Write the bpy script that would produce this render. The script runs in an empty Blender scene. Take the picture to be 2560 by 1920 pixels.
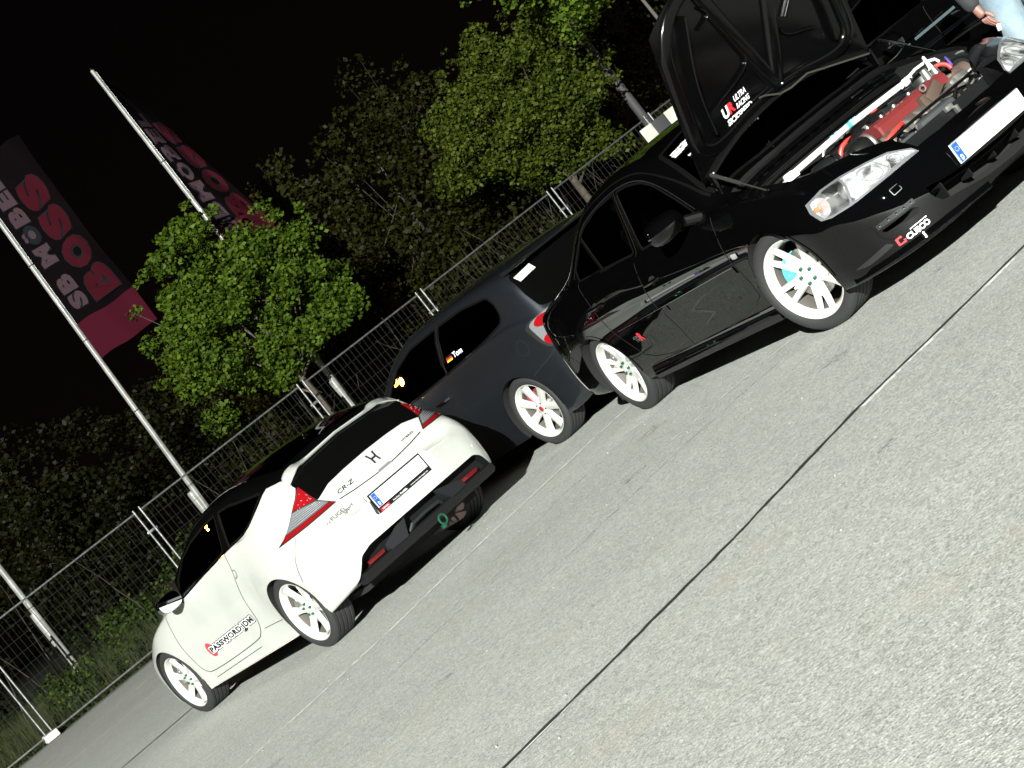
import bpy, bmesh, math, random
import numpy as np
from mathutils import Vector, Matrix
from mathutils.bvhtree import BVHTree
PI = math.pi
random.seed(7)
SC = bpy.context.scene
COL = SC.collection

# ------------------------------------------------------------------ camera, world, lamp, exposure
F_PX, PITCH, ROLL, CAM_H = 4410.6, -0.0493, 0.6677, 1.2814      # focal length in pixels of a 2560 px wide picture
cam = bpy.data.cameras.new('camera')
cam.sensor_width = 36.0
cam.lens = F_PX / 2560 * 36.0
cam.clip_start, cam.clip_end = 0.1, 2000
camo = bpy.data.objects.new('camera', cam)
COL.objects.link(camo)
fw = Vector((0, math.cos(PITCH), math.sin(PITCH)))
up0 = Vector((0, -math.sin(PITCH), math.cos(PITCH)))
rt0 = Vector((1, 0, 0))
rt = rt0 * math.cos(ROLL) - up0 * math.sin(ROLL)
up = rt0 * math.sin(ROLL) + up0 * math.cos(ROLL)
R = Matrix((rt, up, -fw)).transposed()
camo.matrix_world = Matrix.Translation((0, 0, CAM_H)) @ R.to_4x4()
SC.camera = camo

w = bpy.data.worlds.new('World'); SC.world = w; w.use_nodes = True
bgn = w.node_tree.nodes['Background']
# night sky over a town: a trace of reddish glow near the ground, black above
_t = w.node_tree; _g = _t.nodes.new('ShaderNodeTexCoord'); _s = _t.nodes.new('ShaderNodeSeparateXYZ'); _r = _t.nodes.new('ShaderNodeValToRGB'); _n = _t.nodes.new('ShaderNodeTexNoise'); _a = _t.nodes.new('ShaderNodeMath')
_n.inputs['Scale'].default_value = 2.2; _n.inputs['Detail'].default_value = 4; _a.operation = 'MULTIPLY_ADD'; _a.inputs[1].default_value = .22
_t.links.new(_g.outputs['Generated'], _s.inputs[0]); _t.links.new(_g.outputs['Generated'], _n.inputs['Vector']); _t.links.new(_n.outputs[0], _a.inputs[0]); _t.links.new(_s.outputs[2], _a.inputs[2]); _t.links.new(_a.outputs[0], _r.inputs[0])
_r.color_ramp.elements[0].position = .08; _r.color_ramp.elements[0].color = (.0045, .0024, .0024, 1); _r.color_ramp.elements[1].position = .55; _r.color_ramp.elements[1].color = (.0016, .0010, .0014, 1)
_t.links.new(_r.outputs[0], bgn.inputs[0]); bgn.inputs[1].default_value = .6
SC.view_settings.view_transform = 'Standard'
SC.view_settings.look = 'None'
SC.view_settings.exposure = 0
SC.view_settings.gamma = 1

FLOOD = Vector((-8.2, -45.0, 17.0))      # the hard white floodlight behind the photographer
SODIUM = Vector((-23.5, 28, 8.2))       # the orange street lamp left of the picture

# ------------------------------------------------------------------ materials
MATS = {}
def mat(name, col=(.5, .5, .5), rough=.5, metal=0., coat=0., spec=.5, emit=None, estr=0., alpha=None, coat_rough=.03, trans=0.):
    if name in MATS: return MATS[name]
    m = bpy.data.materials.new(name); m.use_nodes = True
    b = m.node_tree.nodes['Principled BSDF']
    b.inputs['Base Color'].default_value = (*col, 1)
    b.inputs['Roughness'].default_value = rough
    b.inputs['Metallic'].default_value = metal
    b.inputs['Coat Weight'].default_value = coat
    b.inputs['Coat Roughness'].default_value = coat_rough
    b.inputs['Specular IOR Level'].default_value = spec
    b.inputs['Transmission Weight'].default_value = trans
    if emit:
        b.inputs['Emission Color'].default_value = (*emit, 1); b.inputs['Emission Strength'].default_value = estr
    MATS[name] = m
    return m
def N(m): return m.node_tree.nodes
def L(m, a, b): m.node_tree.links.new(a, b)
def bsdf(m): return m.node_tree.nodes['Principled BSDF']
def glass_mat(name, tint, clear):
    """thin window glass: tinted see-through mixed with a mirror by angle"""
    m = bpy.data.materials.new(name); m.use_nodes = True; nt = m.node_tree; nt.nodes.clear()
    out = nt.nodes.new('ShaderNodeOutputMaterial'); mix = nt.nodes.new('ShaderNodeMixShader')
    tr = nt.nodes.new('ShaderNodeBsdfTransparent'); gl = nt.nodes.new('ShaderNodeBsdfGlossy'); fr = nt.nodes.new('ShaderNodeFresnel')
    tr.inputs[0].default_value = (*[c * clear for c in tint], 1)
    gl.inputs['Roughness'].default_value = .01; fr.inputs[0].default_value = 1.5
    nt.links.new(fr.outputs[0], mix.inputs[0]); nt.links.new(tr.outputs[0], mix.inputs[1]); nt.links.new(gl.outputs[0], mix.inputs[2])
    nt.links.new(mix.outputs[0], out.inputs[0])
    MATS[name] = m
    return m
def add_noise_bump(m, scale, strength, dist=.01, detail=6):
    n = N(m).new('ShaderNodeTexNoise'); n.inputs['Scale'].default_value = scale; n.inputs['Detail'].default_value = detail
    tc = N(m).new('ShaderNodeTexCoord'); L(m, tc.outputs['Object'], n.inputs['Vector'])
    b = N(m).new('ShaderNodeBump'); b.inputs['Strength'].default_value = strength; b.inputs['Distance'].default_value = dist
    L(m, n.outputs[0], b.inputs['Height']); L(m, b.outputs[0], bsdf(m).inputs['Normal'])
    return n
def vary_color(m, c0, c1, scale, detail=5, lo=.35, hi=.65):
    n = N(m).new('ShaderNodeTexNoise'); n.inputs['Scale'].default_value = scale; n.inputs['Detail'].default_value = detail
    tc = N(m).new('ShaderNodeTexCoord'); L(m, tc.outputs['Object'], n.inputs['Vector'])
    r = N(m).new('ShaderNodeValToRGB'); r.color_ramp.elements[0].color = (*c0, 1); r.color_ramp.elements[1].color = (*c1, 1)
    r.color_ramp.elements[0].position = lo; r.color_ramp.elements[1].position = hi
    L(m, n.outputs[0], r.inputs[0]); L(m, r.outputs[0], bsdf(m).inputs['Base Color'])

M_WHITE = mat('white_paint', (.6, .6, .6), .35, coat=1)
vary_color(M_WHITE, (.43, .44, .41), (.47, .48, .45), 3)
M_BLACKP = mat('black_paint', (.0012, .0012, .0014), .5, coat=1, coat_rough=.015, spec=.0)
M_GREYP = mat('dark_grey_paint', (.030, .034, .042), .38, metal=.75, coat=1, coat_rough=.04)
M_ROOFBLK = mat('gloss_black_panel', (.002, .002, .002), .5, coat=1, coat_rough=.015, spec=0)
M_WELL = mat('wheel_well_black', (.006, .006, .006), .9)
M_PLAST = mat('black_plastic', (.0065, .0065, .007), .5, spec=.25)
M_GREYPL = mat('grey_plastic', (.016, .016, .018), .4)
M_RUB = mat('tyre_rubber', (.018, .018, .018), .75); add_noise_bump(M_RUB, 60, .15, .002)
M_TREAD = M_RUB
M_SEAL = mat('rubber_seal', (.003, .003, .003), .5, spec=.15)
M_GAP = mat('panel_gap', (.004, .004, .004), .8)
M_RIMW = mat('white_wheel_paint', (.46, .46, .43), .3, coat=.6)
M_RIMD = mat('rim_inside_shaded', (.10, .09, .08), .6)  # shade deep in the white barrel, painted as a darker tone
M_CHR = mat('chrome', (.75, .75, .76), .12, metal=1)
M_ALU = mat('cast_aluminium', (.42, .42, .40), .42, metal=.85); vary_color(M_ALU, (.30, .30, .28), (.50, .50, .47), 14)
M_STEEL = mat('brake_steel', (.45, .44, .42), .35, metal=.9)
M_GREENN = mat('green_anodised_nut', (.03, .16, .09), .3, metal=.7)
M_CYAN = mat('turquoise_caliper_paint', (.08, .55, .58), .4)
M_REDCAP = mat('red_cap', (.28, .02, .03), .4)
M_REDENG = mat('crackle_red_paint', (.14, .018, .018), .6, spec=.3); add_noise_bump(M_REDENG, 120, .3, .002)
M_REDH = mat('red_hose', (.75, .04, .03), .4)
M_REDL = mat('red_lamp_lens', (.22, .004, .006), .12, coat=1)
M_REDR = mat('red_reflector', (.10, .005, .006), .3, coat=1)
M_CLRL = mat('clear_lamp_lens', (.34, .35, .37), .15, metal=.6, coat=1)
M_AMB = mat('amber_bulb', (.7, .22, .04), .25)
M_WHT = mat('sticker_white', (.85, .85, .85), .5)
M_PLATE = mat('plate_white', (.82, .82, .84), .5)
M_BLUE = mat('plate_blue', (.01, .08, .55), .5)
M_REDS = mat('sticker_red', (.65, .02, .03), .5)
M_YEL = mat('flag_gold', (.85, .6, .03), .5)
M_BLK = mat('print_black', (.01, .01, .01), .5)
M_GRYPR = mat('print_grey', (.16, .16, .17), .4)
M_STAR = mat('plate_star', (.7, .6, .1), .5)
M_BADGE = mat('badge_chrome', (.035, .035, .04), .35, metal=.4)
M_GLS = glass_mat('window_glass', (.78, 1, .90), .88)
M_GLD = glass_mat('privacy_glass', (.6, .7, .7), .10)
M_GLL = glass_mat('lamp_glass', (1, 1, 1), .93)
def frost(m, k, tintc):
    nt = m.node_tree; out = [n for n in nt.nodes if n.type == 'OUTPUT_MATERIAL'][0]; old = [n for n in nt.nodes if n.type == 'MIX_SHADER'][0]
    d = nt.nodes.new('ShaderNodeBsdfDiffuse'); d.inputs[0].default_value = (*tintc, 1); n = nt.nodes.new('ShaderNodeTexNoise'); n.inputs['Scale'].default_value = 9; n.inputs['Detail'].default_value = 5
    tc = nt.nodes.new('ShaderNodeTexCoord'); nt.links.new(tc.outputs['Object'], n.inputs['Vector']); r = nt.nodes.new('ShaderNodeMapRange'); r.inputs[1].default_value = .40; r.inputs[2].default_value = .60; r.inputs[3].default_value = k * .15; r.inputs[4].default_value = k * 1.8
    nt.links.new(n.outputs[0], r.inputs[0]); mx = nt.nodes.new('ShaderNodeMixShader'); nt.links.new(r.outputs[0], mx.inputs[0]); nt.links.new(old.outputs[0], mx.inputs[1]); nt.links.new(d.outputs[0], mx.inputs[2]); nt.links.new(mx.outputs[0], out.inputs[0])
frost(M_GLL, .36, (.70, .71, .71))
M_GLI = glass_mat('indicator_glass', (1, 1, 1), .93); frost(M_GLI, .12, (.6, .6, .6))
M_INT = mat('seat_cloth', (.075, .085, .083), .9)
M_INTD = mat('cabin_lining', (.006, .006, .0065), .9, spec=.1)
M_MIRG = mat('mirror_glass', (.6, .6, .62), .02, metal=1)
M_BRIGHT = mat('reflector_bowl', (.9, .9, .92), .28, metal=.9)
add_noise_bump(M_BRIGHT, 30, .6, .02)
M_WIRE = mat('zinc_wire', (.038, .041, .035), .5, metal=.4)
M_GALV = mat('galvanised_steel', (.42, .43, .43), .42, metal=.75); vary_color(M_GALV, (.13, .135, .135), (.24, .24, .235), 20)
M_CONC = mat('concrete', (.50, .47, .45), .9); vary_color(M_CONC, (.42, .38, .37), (.58, .55, .53), 9)

# ------------------------------------------------------------------ helpers
def tag(o, label=None, cat=None, group=None, kind=None):
    if label: o['label'] = label
    if cat: o['category'] = cat
    if group: o['group'] = group
    if kind: o['kind'] = kind
    return o
def thing(name, label, cat, loc=(0, 0, 0), rz=0, group=None):
    o = bpy.data.objects.new(name, None); COL.objects.link(o)
    o.empty_display_size = .2
    o.location = loc; o.rotation_euler = (0, 0, rz)
    return tag(o, label, cat, group)
def link(name, me, mats, parent=None, smooth=True, angle=35):
    o = bpy.data.objects.new(name, me); COL.objects.link(o)
    if mats is not None:
        if not isinstance(mats, (list, tuple)): mats = [mats]
        if len(me.materials): me.materials.clear()
        for m in mats: me.materials.append(m)
    if smooth and len(me.polygons):
        me.shade_smooth(); me.set_sharp_from_angle(angle=math.radians(angle))
    if parent: o.parent = parent
    return o
def copy_tree(o, parent=None):
    c = o.copy(); COL.objects.link(c); c.parent = parent
    for ch in list(o.children): copy_tree(ch, c)
    return c

class MB:
    def __init__(s): s.v = []; s.f = []; s.m = []
    def add(s, vs, fs, mi=0):
        k = len(s.v); s.v += [tuple(v) for v in vs]
        for f in fs: s.f.append(tuple(i + k for i in f)); s.m.append(mi)
        return s
    def box(s, c, d, rot=None, mi=0, taper=1., bev=0.):
        hx, hy, hz = d[0] / 2, d[1] / 2, d[2] / 2
        if bev:
            bm = bmesh.new(); bmesh.ops.create_cube(bm, size=1)
            for v in bm.verts:
                t = taper if v.co.z > 0 else 1
                v.co = Vector((v.co.x * d[0] * t, v.co.y * d[1] * t, v.co.z * d[2]))
            bmesh.ops.bevel(bm, geom=bm.edges[:], offset=bev, segments=2, affect='EDGES', profile=.6)
            bm.verts.index_update()
            vs = [v.co.copy() for v in bm.verts]; fs = [[v.index for v in f.verts] for f in bm.faces]; bm.free()
        else:
            vs = [Vector((x * hx * (taper if z > 0 else 1), y * hy * (taper if z > 0 else 1), z * hz)) for z in (-1, 1) for y in (-1, 1) for x in (-1, 1)]
            fs = [(0, 2, 3, 1), (4, 5, 7, 6), (0, 1, 5, 4), (2, 6, 7, 3), (0, 4, 6, 2), (1, 3, 7, 5)]
        if rot is not None: vs = [rot @ v for v in vs]
        return s.add([v + Vector(c) for v in vs], fs, mi)
    def tube(s, path, r, n=8, mi=0, caps=True, sq=None):
        path = [Vector(p) for p in path]; rs = r if isinstance(r, (list, tuple)) else [r] * len(path)
        if len(rs) != len(path): rs = list(np.interp(np.linspace(0, 1, len(path)), np.linspace(0, 1, len(rs)), rs))
        up = None; rings = []
        for i, p in enumerate(path):
            t = (path[min(i + 1, len(path) - 1)] - path[max(i - 1, 0)]).normalized()
            if up is None: up = Vector((0, 0, 1)) if abs(t.z) < .9 else Vector((1, 0, 0))
            a = t.cross(up).normalized(); b = a.cross(t).normalized(); up = b
            rings.append([p + (a * math.cos(2 * PI * k / n) + b * math.sin(2 * PI * k / n) * (sq or 1)) * rs[i] for k in range(n)])
        vs = [v for rg in rings for v in rg]; fs = []
        for i in range(len(path) - 1):
            for k in range(n):
                k2 = (k + 1) % n; fs.append((i * n + k, i * n + k2, (i + 1) * n + k2, (i + 1) * n + k))
        if caps: fs.append(tuple(range(n))[::-1]); fs.append(tuple((len(path) - 1) * n + k for k in range(n)))
        return s.add(vs, fs, mi)
    def lathe(s, prof, n=48, mi=0, axis='y', c=(0, 0, 0), closed=False):
        """profile of (radius, height along axis)"""
        vs = []; fs = []; K = len(prof)
        for i in range(n):
            a = 2 * PI * i / n
            for r, h in prof:
                p = (r * math.cos(a), h, r * math.sin(a)) if axis == 'y' else (r * math.cos(a), r * math.sin(a), h) if axis == 'z' else (h, r * math.cos(a), r * math.sin(a))
                vs.append(Vector(p) + Vector(c))
        for i in range(n):
            i2 = (i + 1) % n
            for k in range(K if closed else K - 1):
                k2 = (k + 1) % K
                fs.append((i * K + k, i * K + k2, i2 * K + k2, i2 * K + k))
        return s.add(vs, fs, mi)
    def prism(s, poly, h0, h1, axis='y', mi=0):
        def P(a, b, h): return (a, h, b) if axis == 'y' else (a, b, h) if axis == 'z' else (h, a, b)
        n = len(poly)
        vs = [P(a, b, h0) for a, b in poly] + [P(a, b, h1) for a, b in poly]
        fs = [tuple(range(n)), tuple(range(2 * n - 1, n - 1, -1))] + [(i, i + n, (i + 1) % n + n, (i + 1) % n) for i in range(n)]
        return s.add(vs, fs, mi)
    def grid(s, P, mi=0, close=False):
        nr, nc = len(P), len(P[0]); vs = [p for r in P for p in r]
        fs = [(i * nc + j, i * nc + j + 1, (i + 1) * nc + j + 1, (i + 1) * nc + j) for i in range(nr - 1) for j in range(nc - 1)]
        return s.add(vs, fs, mi)
    def mesh(s, name='mesh', merge=0., fix=True):
        me = bpy.data.meshes.new(name); me.from_pydata(s.v, [], s.f)
        me.polygons.foreach_set('material_index', s.m)
        if merge or fix:
            bm = bmesh.new(); bm.from_mesh(me)
            if merge: bmesh.ops.remove_doubles(bm, verts=bm.verts[:], dist=merge)
            if fix:
                bmesh.ops.recalc_face_normals(bm, faces=bm.faces[:])
                if bm.calc_volume(signed=True) < 0: bmesh.ops.reverse_faces(bm, faces=bm.faces[:])
            bm.to_mesh(me); bm.free()
        me.update(); return me
    def obj(s, name, mats, parent=None, angle=35, merge=0., fix=True, smooth=True):
        return link(name, s.mesh(name, merge, fix), mats, parent, smooth, angle)

def pchip(xk, yk, x):
    xk = np.asarray(xk, float); yk = np.asarray(yk, float); x = np.clip(x, xk[0], xk[-1])
    if len(xk) == 1: return np.full_like(x, yk[0])
    h = np.diff(xk); d = np.diff(yk) / h; m = np.zeros(len(xk))
    for i in range(1, len(xk) - 1):
        if d[i - 1] * d[i] > 0:
            w1 = 2 * h[i] + h[i - 1]; w2 = h[i] + 2 * h[i - 1]; m[i] = (w1 + w2) / (w1 / d[i - 1] + w2 / d[i])
    m[0] = d[0]; m[-1] = d[-1]
    k = np.clip(np.searchsorted(xk, x, side='right') - 1, 0, len(h) - 1); t = (x - xk[k]) / h[k]
    return ((1 + 2 * t) * (1 - t) ** 2) * yk[k] + t * (1 - t) ** 2 * h[k] * m[k] + t * t * (3 - 2 * t) * yk[k + 1] + t * t * (t - 1) * h[k] * m[k + 1]

def chaikin(poly, n=2, closed=True):
    for _ in range(n):
        q = []; K = len(poly)
        for i in range(K if closed else K - 1):
            a, b = poly[i], poly[(i + 1) % K]
            q += [(.75 * a[0] + .25 * b[0], .75 * a[1] + .25 * b[1]), (.25 * a[0] + .75 * b[0], .25 * a[1] + .75 * b[1])]
        if not closed: q = [poly[0]] + q + [poly[-1]]
        poly = q
    return poly
def round_poly(poly, r, seg=4):
    out = []; K = len(poly)
    for i in range(K):
        p0, p, p1 = Vector(poly[i - 1]), Vector(poly[i]), Vector(poly[(i + 1) % K])
        a = p0 - p; b = p1 - p; ra = min(r, a.length * .45); rb = min(r, b.length * .45)
        A = p + a.normalized() * ra; B = p + b.normalized() * rb
        for k in range(seg + 1):
            t = k / seg; q = A * (1 - t) ** 2 + p * 2 * t * (1 - t) + B * t * t; out.append((q.x, q.y))
    return out
def offset_poly(poly, d):
    """grow a closed polygon by d"""
    K = len(poly); ar = sum(poly[i][0] * poly[(i + 1) % K][1] - poly[(i + 1) % K][0] * poly[i][1] for i in range(K)); sg = 1 if ar > 0 else -1
    out = []
    for i in range(K):
        p0, p, p1 = Vector(poly[i - 1]), Vector(poly[i]), Vector(poly[(i + 1) % K])
        e0 = (p - p0); e1 = (p1 - p)
        if e0.length < 1e-6: e0 = e1
        if e1.length < 1e-6: e1 = e0
        e0.normalize(); e1.normalize()
        n0 = Vector((e0.y, -e0.x)) * sg; n1 = Vector((e1.y, -e1.x)) * sg; n = (n0 + n1)
        if n.length < 1e-6: n = n0
        n.normalize(); c = max(.5, n.dot(n0)); q = p + n * d / c; out.append((q.x, q.y))
    return out

class Proj:
    """drops flat outlines onto a body along an axis: 'y' (side, sgn +1 left / -1 right), 'x' (sgn -1 rear / +1 front), 'z' (from above)"""
    def __init__(s, me):
        s.bvh = BVHTree.FromPolygons([v.co.copy() for v in me.vertices], [p.vertices[:] for p in me.polygons])
    def hit(s, a, b, axis, sg, dirv=None):
        if axis == 'y': o = Vector((a, sg * 3, b)); d = Vector((0, -sg, 0))
        elif axis == 'x': o = Vector((sg * 6, a, b)); d = Vector((-sg, 0, 0))
        else: o = Vector((a, b, 4)); d = Vector((0, 0, -1))
        loc, nor, idx, dist = s.bvh.ray_cast(o, d)
        if loc is None:
            loc, nor, idx, dist = s.bvh.find_nearest(Vector((a, sg * .6, b)) if axis == 'y' else Vector((sg * .7 if sg < 0 else 3.4, a, b)) if axis == 'x' else Vector((a, b, 1)))
        if nor.dot(d) > 0: nor = -nor
        return loc, nor
    def project(s, pts, faces, axis, sg, off):
        out = []
        for a, b in pts:
            l, n = s.hit(a, b, axis, sg); out.append(l + n * off)
        d = Vector((0, sg, 0)) if axis == 'y' else Vector((sg, 0, 0)) if axis == 'x' else Vector((0, 0, 1))
        fs = []
        for f in faces:
            v = [out[i] for i in f]; n = (v[1] - v[0]).cross(v[2] - v[0])
            fs.append(tuple(f) if n.dot(d) > 0 else tuple(f)[::-1])
        return out, fs
    def patch(s, name, poly, axis, sg, off, m, parent, step=.05, relax=0):
        bm = bmesh.new()
        vs = [bm.verts.new((a, b, 0)) for a, b in poly]
        bm.faces.new(vs)
        xs = [p[0] for p in poly]; ys = [p[1] for p in poly]
        for ax, lo, hi in ((0, min(xs), max(xs)), (1, min(ys), max(ys))):
            n = int((hi - lo) / step)
            for k in range(1, n + 1):
                c = lo + (hi - lo) * k / (n + 1); no = (1, 0, 0) if ax == 0 else (0, 1, 0)
                bmesh.ops.bisect_plane(bm, geom=bm.verts[:] + bm.edges[:] + bm.faces[:], plane_co=(c, 0, 0) if ax == 0 else (0, c, 0), plane_no=no)
        bmesh.ops.triangulate(bm, faces=[f for f in bm.faces if len(f.verts) > 4])
        bm.verts.index_update()
        pts = [(v.co.x, v.co.y) for v in bm.verts]; fs = [[v.index for v in f.verts] for f in bm.faces]; bm.free()
        out, fs = s.project(pts, fs, axis, sg, off)
        mb = MB(); mb.add(out, fs)
        if relax and axis == 'y':                          # a pane is smoother than the bodywork round it
            A = np.array(mb.v); X, Z_ = A[:, 0] - A[:, 0].mean(), A[:, 2] - A[:, 2].mean(); B_ = np.stack([np.ones_like(X), X, Z_, X * X, X * Z_, Z_ * Z_], 1)
            co = np.linalg.lstsq(B_, A[:, 1], rcond=None)[0]; A[:, 1] = B_ @ co; mb.v = [tuple(p) for p in A]
            return mb.obj(name, m, parent, fix=False, angle=60)
        if relax:
            me = mb.mesh(name, 0, False); bm = bmesh.new(); bm.from_mesh(me); iv = [v for v in bm.verts if not v.is_boundary]
            for _ in range(relax): bmesh.ops.smooth_vert(bm, verts=iv, factor=.5, use_axis_x=True, use_axis_y=True, use_axis_z=True)
            bm.to_mesh(me); bm.free(); return link(name, me, m, parent, True, 60)
        return mb.obj(name, m, parent, fix=False, angle=60)
    def strip(s, name, line, wid, axis, sg, off, m, parent, closed=False, step=.03, mb=None):
        """a band of constant width along a polyline"""
        pl = [Vector(p) for p in line]; 
        if closed: pl.append(pl[0])
        d = [pl[0]]
        for a, b in zip(pl, pl[1:]):
            n = max(1, int((b - a).length / step))
            for k in range(1, n + 1): d.append(a + (b - a) * k / n)
        pts = []; K = len(d)
        for i, p in enumerate(d):
            if closed: t = d[(i + 1) % (K - 1)] - d[i - 1 if i > 0 else K - 2]
            else: t = d[min(i + 1, K - 1)] - d[max(i - 1, 0)]
            t.normalize(); n = Vector((-t.y, t.x)) * wid / 2; pts += [(p.x + n.x, p.y + n.y), (p.x - n.x, p.y - n.y)]
        fs = [(2 * i, 2 * i + 1, 2 * i + 3, 2 * i + 2) for i in range(K - 1)]
        out, fs = s.project(pts, fs, axis, sg, off)
        if mb is not None: mb.add(out, fs); return mb
        mb = MB(); mb.add(out, fs); return mb.obj(name, m, parent, fix=False, angle=60)

_tc = {}
def text2d(txt, bold=.0, shear=0., spacing=1.):
    """flat outline of a word: points, faces, size"""
    key = (txt, bold, shear, spacing)
    if key in _tc: return _tc[key]
    cu = bpy.data.curves.new('word', 'FONT'); cu.body = txt; cu.offset = bold; cu.shear = shear; cu.space_character = spacing; cu.resolution_u = 3
    o = bpy.data.objects.new('word', cu); COL.objects.link(o)
    dg = bpy.context.evaluated_depsgraph_get(); me = bpy.data.meshes.new_from_object(o.evaluated_get(dg))
    pts = [(v.co.x, v.co.y) for v in me.vertices]; fs = [tuple(p.vertices) for p in me.polygons]
    bpy.data.objects.remove(o); bpy.data.curves.remove(cu); bpy.data.meshes.remove(me)
    xs = [p[0] for p in pts]; ys = [p[1] for p in pts]; x0, y0 = min(xs), min(ys); W, H = max(xs) - x0, max(ys) - y0
    r = ([((x - x0) / W, (y - y0) / H) for x, y in pts], fs); _tc[key] = r
    return r
def word_on(pr, name, txt, A, B, h, axis, sg, off, m, parent, bold=.0, shear=0., updir=None, spacing=1.):
    """word with its baseline from A to B (body 2-D coordinates), letter height h"""
    pts, fs = text2d(txt, bold, shear, spacing); A = Vector(A); B = Vector(B); e = B - A
    u = Vector(updir) if updir else Vector((-e.y, e.x)).normalized()
    if not updir and u.y < 0: u = -u
    q = [tuple(A + e * s + u * h * t) for s, t in pts]
    out, fs = pr.project(q, fs, axis, sg, off)
    mb = MB(); mb.add(out, fs); return mb.obj(name, m, parent, fix=False, smooth=False)
def word_plane(name, txt, fn, m, parent, bold=0., shear=0., spacing=1.):
    pts, fs = text2d(txt, bold, shear, spacing); mb = MB(); mb.add([fn(s, t) for s, t in pts], fs)
    return mb.obj(name, m, parent, fix=False, smooth=False)
# ------------------------------------------------------------------ car body from lengthwise curves
class Loft:
    def __init__(s, curves):
        """curves: list (bottom centre .. roof centre) of key lists (x, y, z)"""
        s.c = [([k[0] for k in c], [k[1] for k in c], [k[2] for k in c]) for c in curves]
        s.x0 = min(c[0][0] for c in s.c); s.x1 = max(c[0][-1] for c in s.c)
    def section(s, x, u):
        """x array (n), u array (m) in 0..K-1 -> arrays (n,m) of y and z; smooth through the control points"""
        K = len(s.c); u = np.asarray(u, float)
        if u.ndim == 1: u = np.tile(u, (len(x), 1))
        Y = np.array([pchip(c[0], c[1], x) for c in s.c]); Z = np.array([pchip(c[0], c[2], x) for c in s.c])
        Yp = np.concatenate([[-Y[1]], Y, [-Y[-2]]]).T; Zp = np.concatenate([[Z[1]], Z, [Z[-2]]]).T
        k = np.clip(u.astype(int), 0, K - 2); t = u - k; I = np.arange(len(x))[:, None]
        def cr(P):
            p0, p1, p2, p3 = P[I, k], P[I, k + 1], P[I, k + 2], P[I, k + 3]; a = .42
            m1 = (p2 - p0) * a; m2 = (p3 - p1) * a
            return (2 * t ** 3 - 3 * t ** 2 + 1) * p1 + (t ** 3 - 2 * t ** 2 + t) * m1 + (-2 * t ** 3 + 3 * t ** 2) * p2 + (t ** 3 - t ** 2) * m2
        return np.maximum(cr(Yp), 0), cr(Zp)
    def rows(s, n=110, dens=.05):
        t = np.linspace(0, 1, n); L_ = s.x1 - s.x0
        # denser towards both ends
        f = t + dens * -np.sin(2 * PI * t) * 1.6 / PI
        f = (f - f[0]) / (f[-1] - f[0])
        return s.x0 + L_ * f
    def mesh(s, n=116, per=6, split=None):
        """split = (xa, xb, line(x) -> height): faces above the line between xa and xb get material 1, with clean edges"""
        x = s.rows(n); K = len(s.c)
        u = np.linspace(0, K - 1, (K - 1) * per + 1)
        if split:
            x = np.array(sorted(set([float(q) for q in x if min(abs(q - split[0]), abs(q - split[1])) > .004] + [split[0], split[1]])))
            nl = 5 * per; U = []
            fine = np.linspace(4, K - 1, 400); FY, FZ = s.section(x, fine)
            for i, xx in enumerate(x):
                zl = split[2](min(max(xx, split[0]), split[1])); j = int(np.argmax(FZ[i] >= zl)) if (FZ[i] >= zl).any() else 0
                ub = fine[j] if 4.3 < fine[j] < 8.7 else 5.5
                if xx > split[1]: ub = 5.5
                U.append(np.concatenate([np.linspace(0, ub, nl + 1), np.linspace(ub, K - 1, (K - 1) * per - nl + 1)[1:]]))
            # outside the range the line eases back to a fixed place
            i0 = int(np.argmin(abs(x - split[0]))); i1 = int(np.argmin(abs(x - split[1])))
            for i, xx in enumerate(x):
                if i < i0 or i > i1:
                    k = min(1, abs(xx - x[i0 if i < i0 else i1]) / .25); ub = U[i0 if i < i0 else i1][nl] * (1 - k) + 5.5 * k
                    U[i] = np.concatenate([np.linspace(0, ub, nl + 1), np.linspace(ub, K - 1, (K - 1) * per - nl + 1)[1:]])
            u = np.array(U)
        Y, Z = s.section(x, u); m = Y.shape[1]; mb = MB()
        for i in range(len(x)):
            yy = Y[i].copy(); yy[0] = 0; yy[-1] = 0
            ring = [(x[i], yy[j], Z[i][j]) for j in range(m)] + [(x[i], -yy[j], Z[i][j]) for j in range(m - 2, 0, -1)]
            mb.v += ring
        R_ = 2 * m - 2
        for i in range(len(x) - 1):
            for j in range(R_):
                j2 = (j + 1) % R_; mb.f.append((i * R_ + j, i * R_ + j2, (i + 1) * R_ + j2, (i + 1) * R_ + j))
                jj = min(j, R_ - 1 - j); mb.m.append(1 if split and jj >= nl and split[0] - 1e-4 <= (x[i] + x[i + 1]) / 2 <= split[1] + 1e-4 else 0)
        for e in (0, len(x) - 1):                           # end caps as strips from side to side
            b = e * R_
            for j in range(m - 1):
                l0, l1 = b + j, b + j + 1; r0 = b + (R_ - j) % R_; r1 = b + (R_ - j - 1) % R_
                q = [l0, l1] + ([r1] if r1 != l1 else []) + ([r0] if r0 != l0 else [])
                if len(q) >= 3: mb.f.append(tuple(q)); mb.m.append(0)
        return mb.mesh('body', merge=.0002)
    def at(s, x, u):
        y, z = s.section(np.array([x]), np.array([float(u)])); return y[0, 0], z[0, 0]

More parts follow.
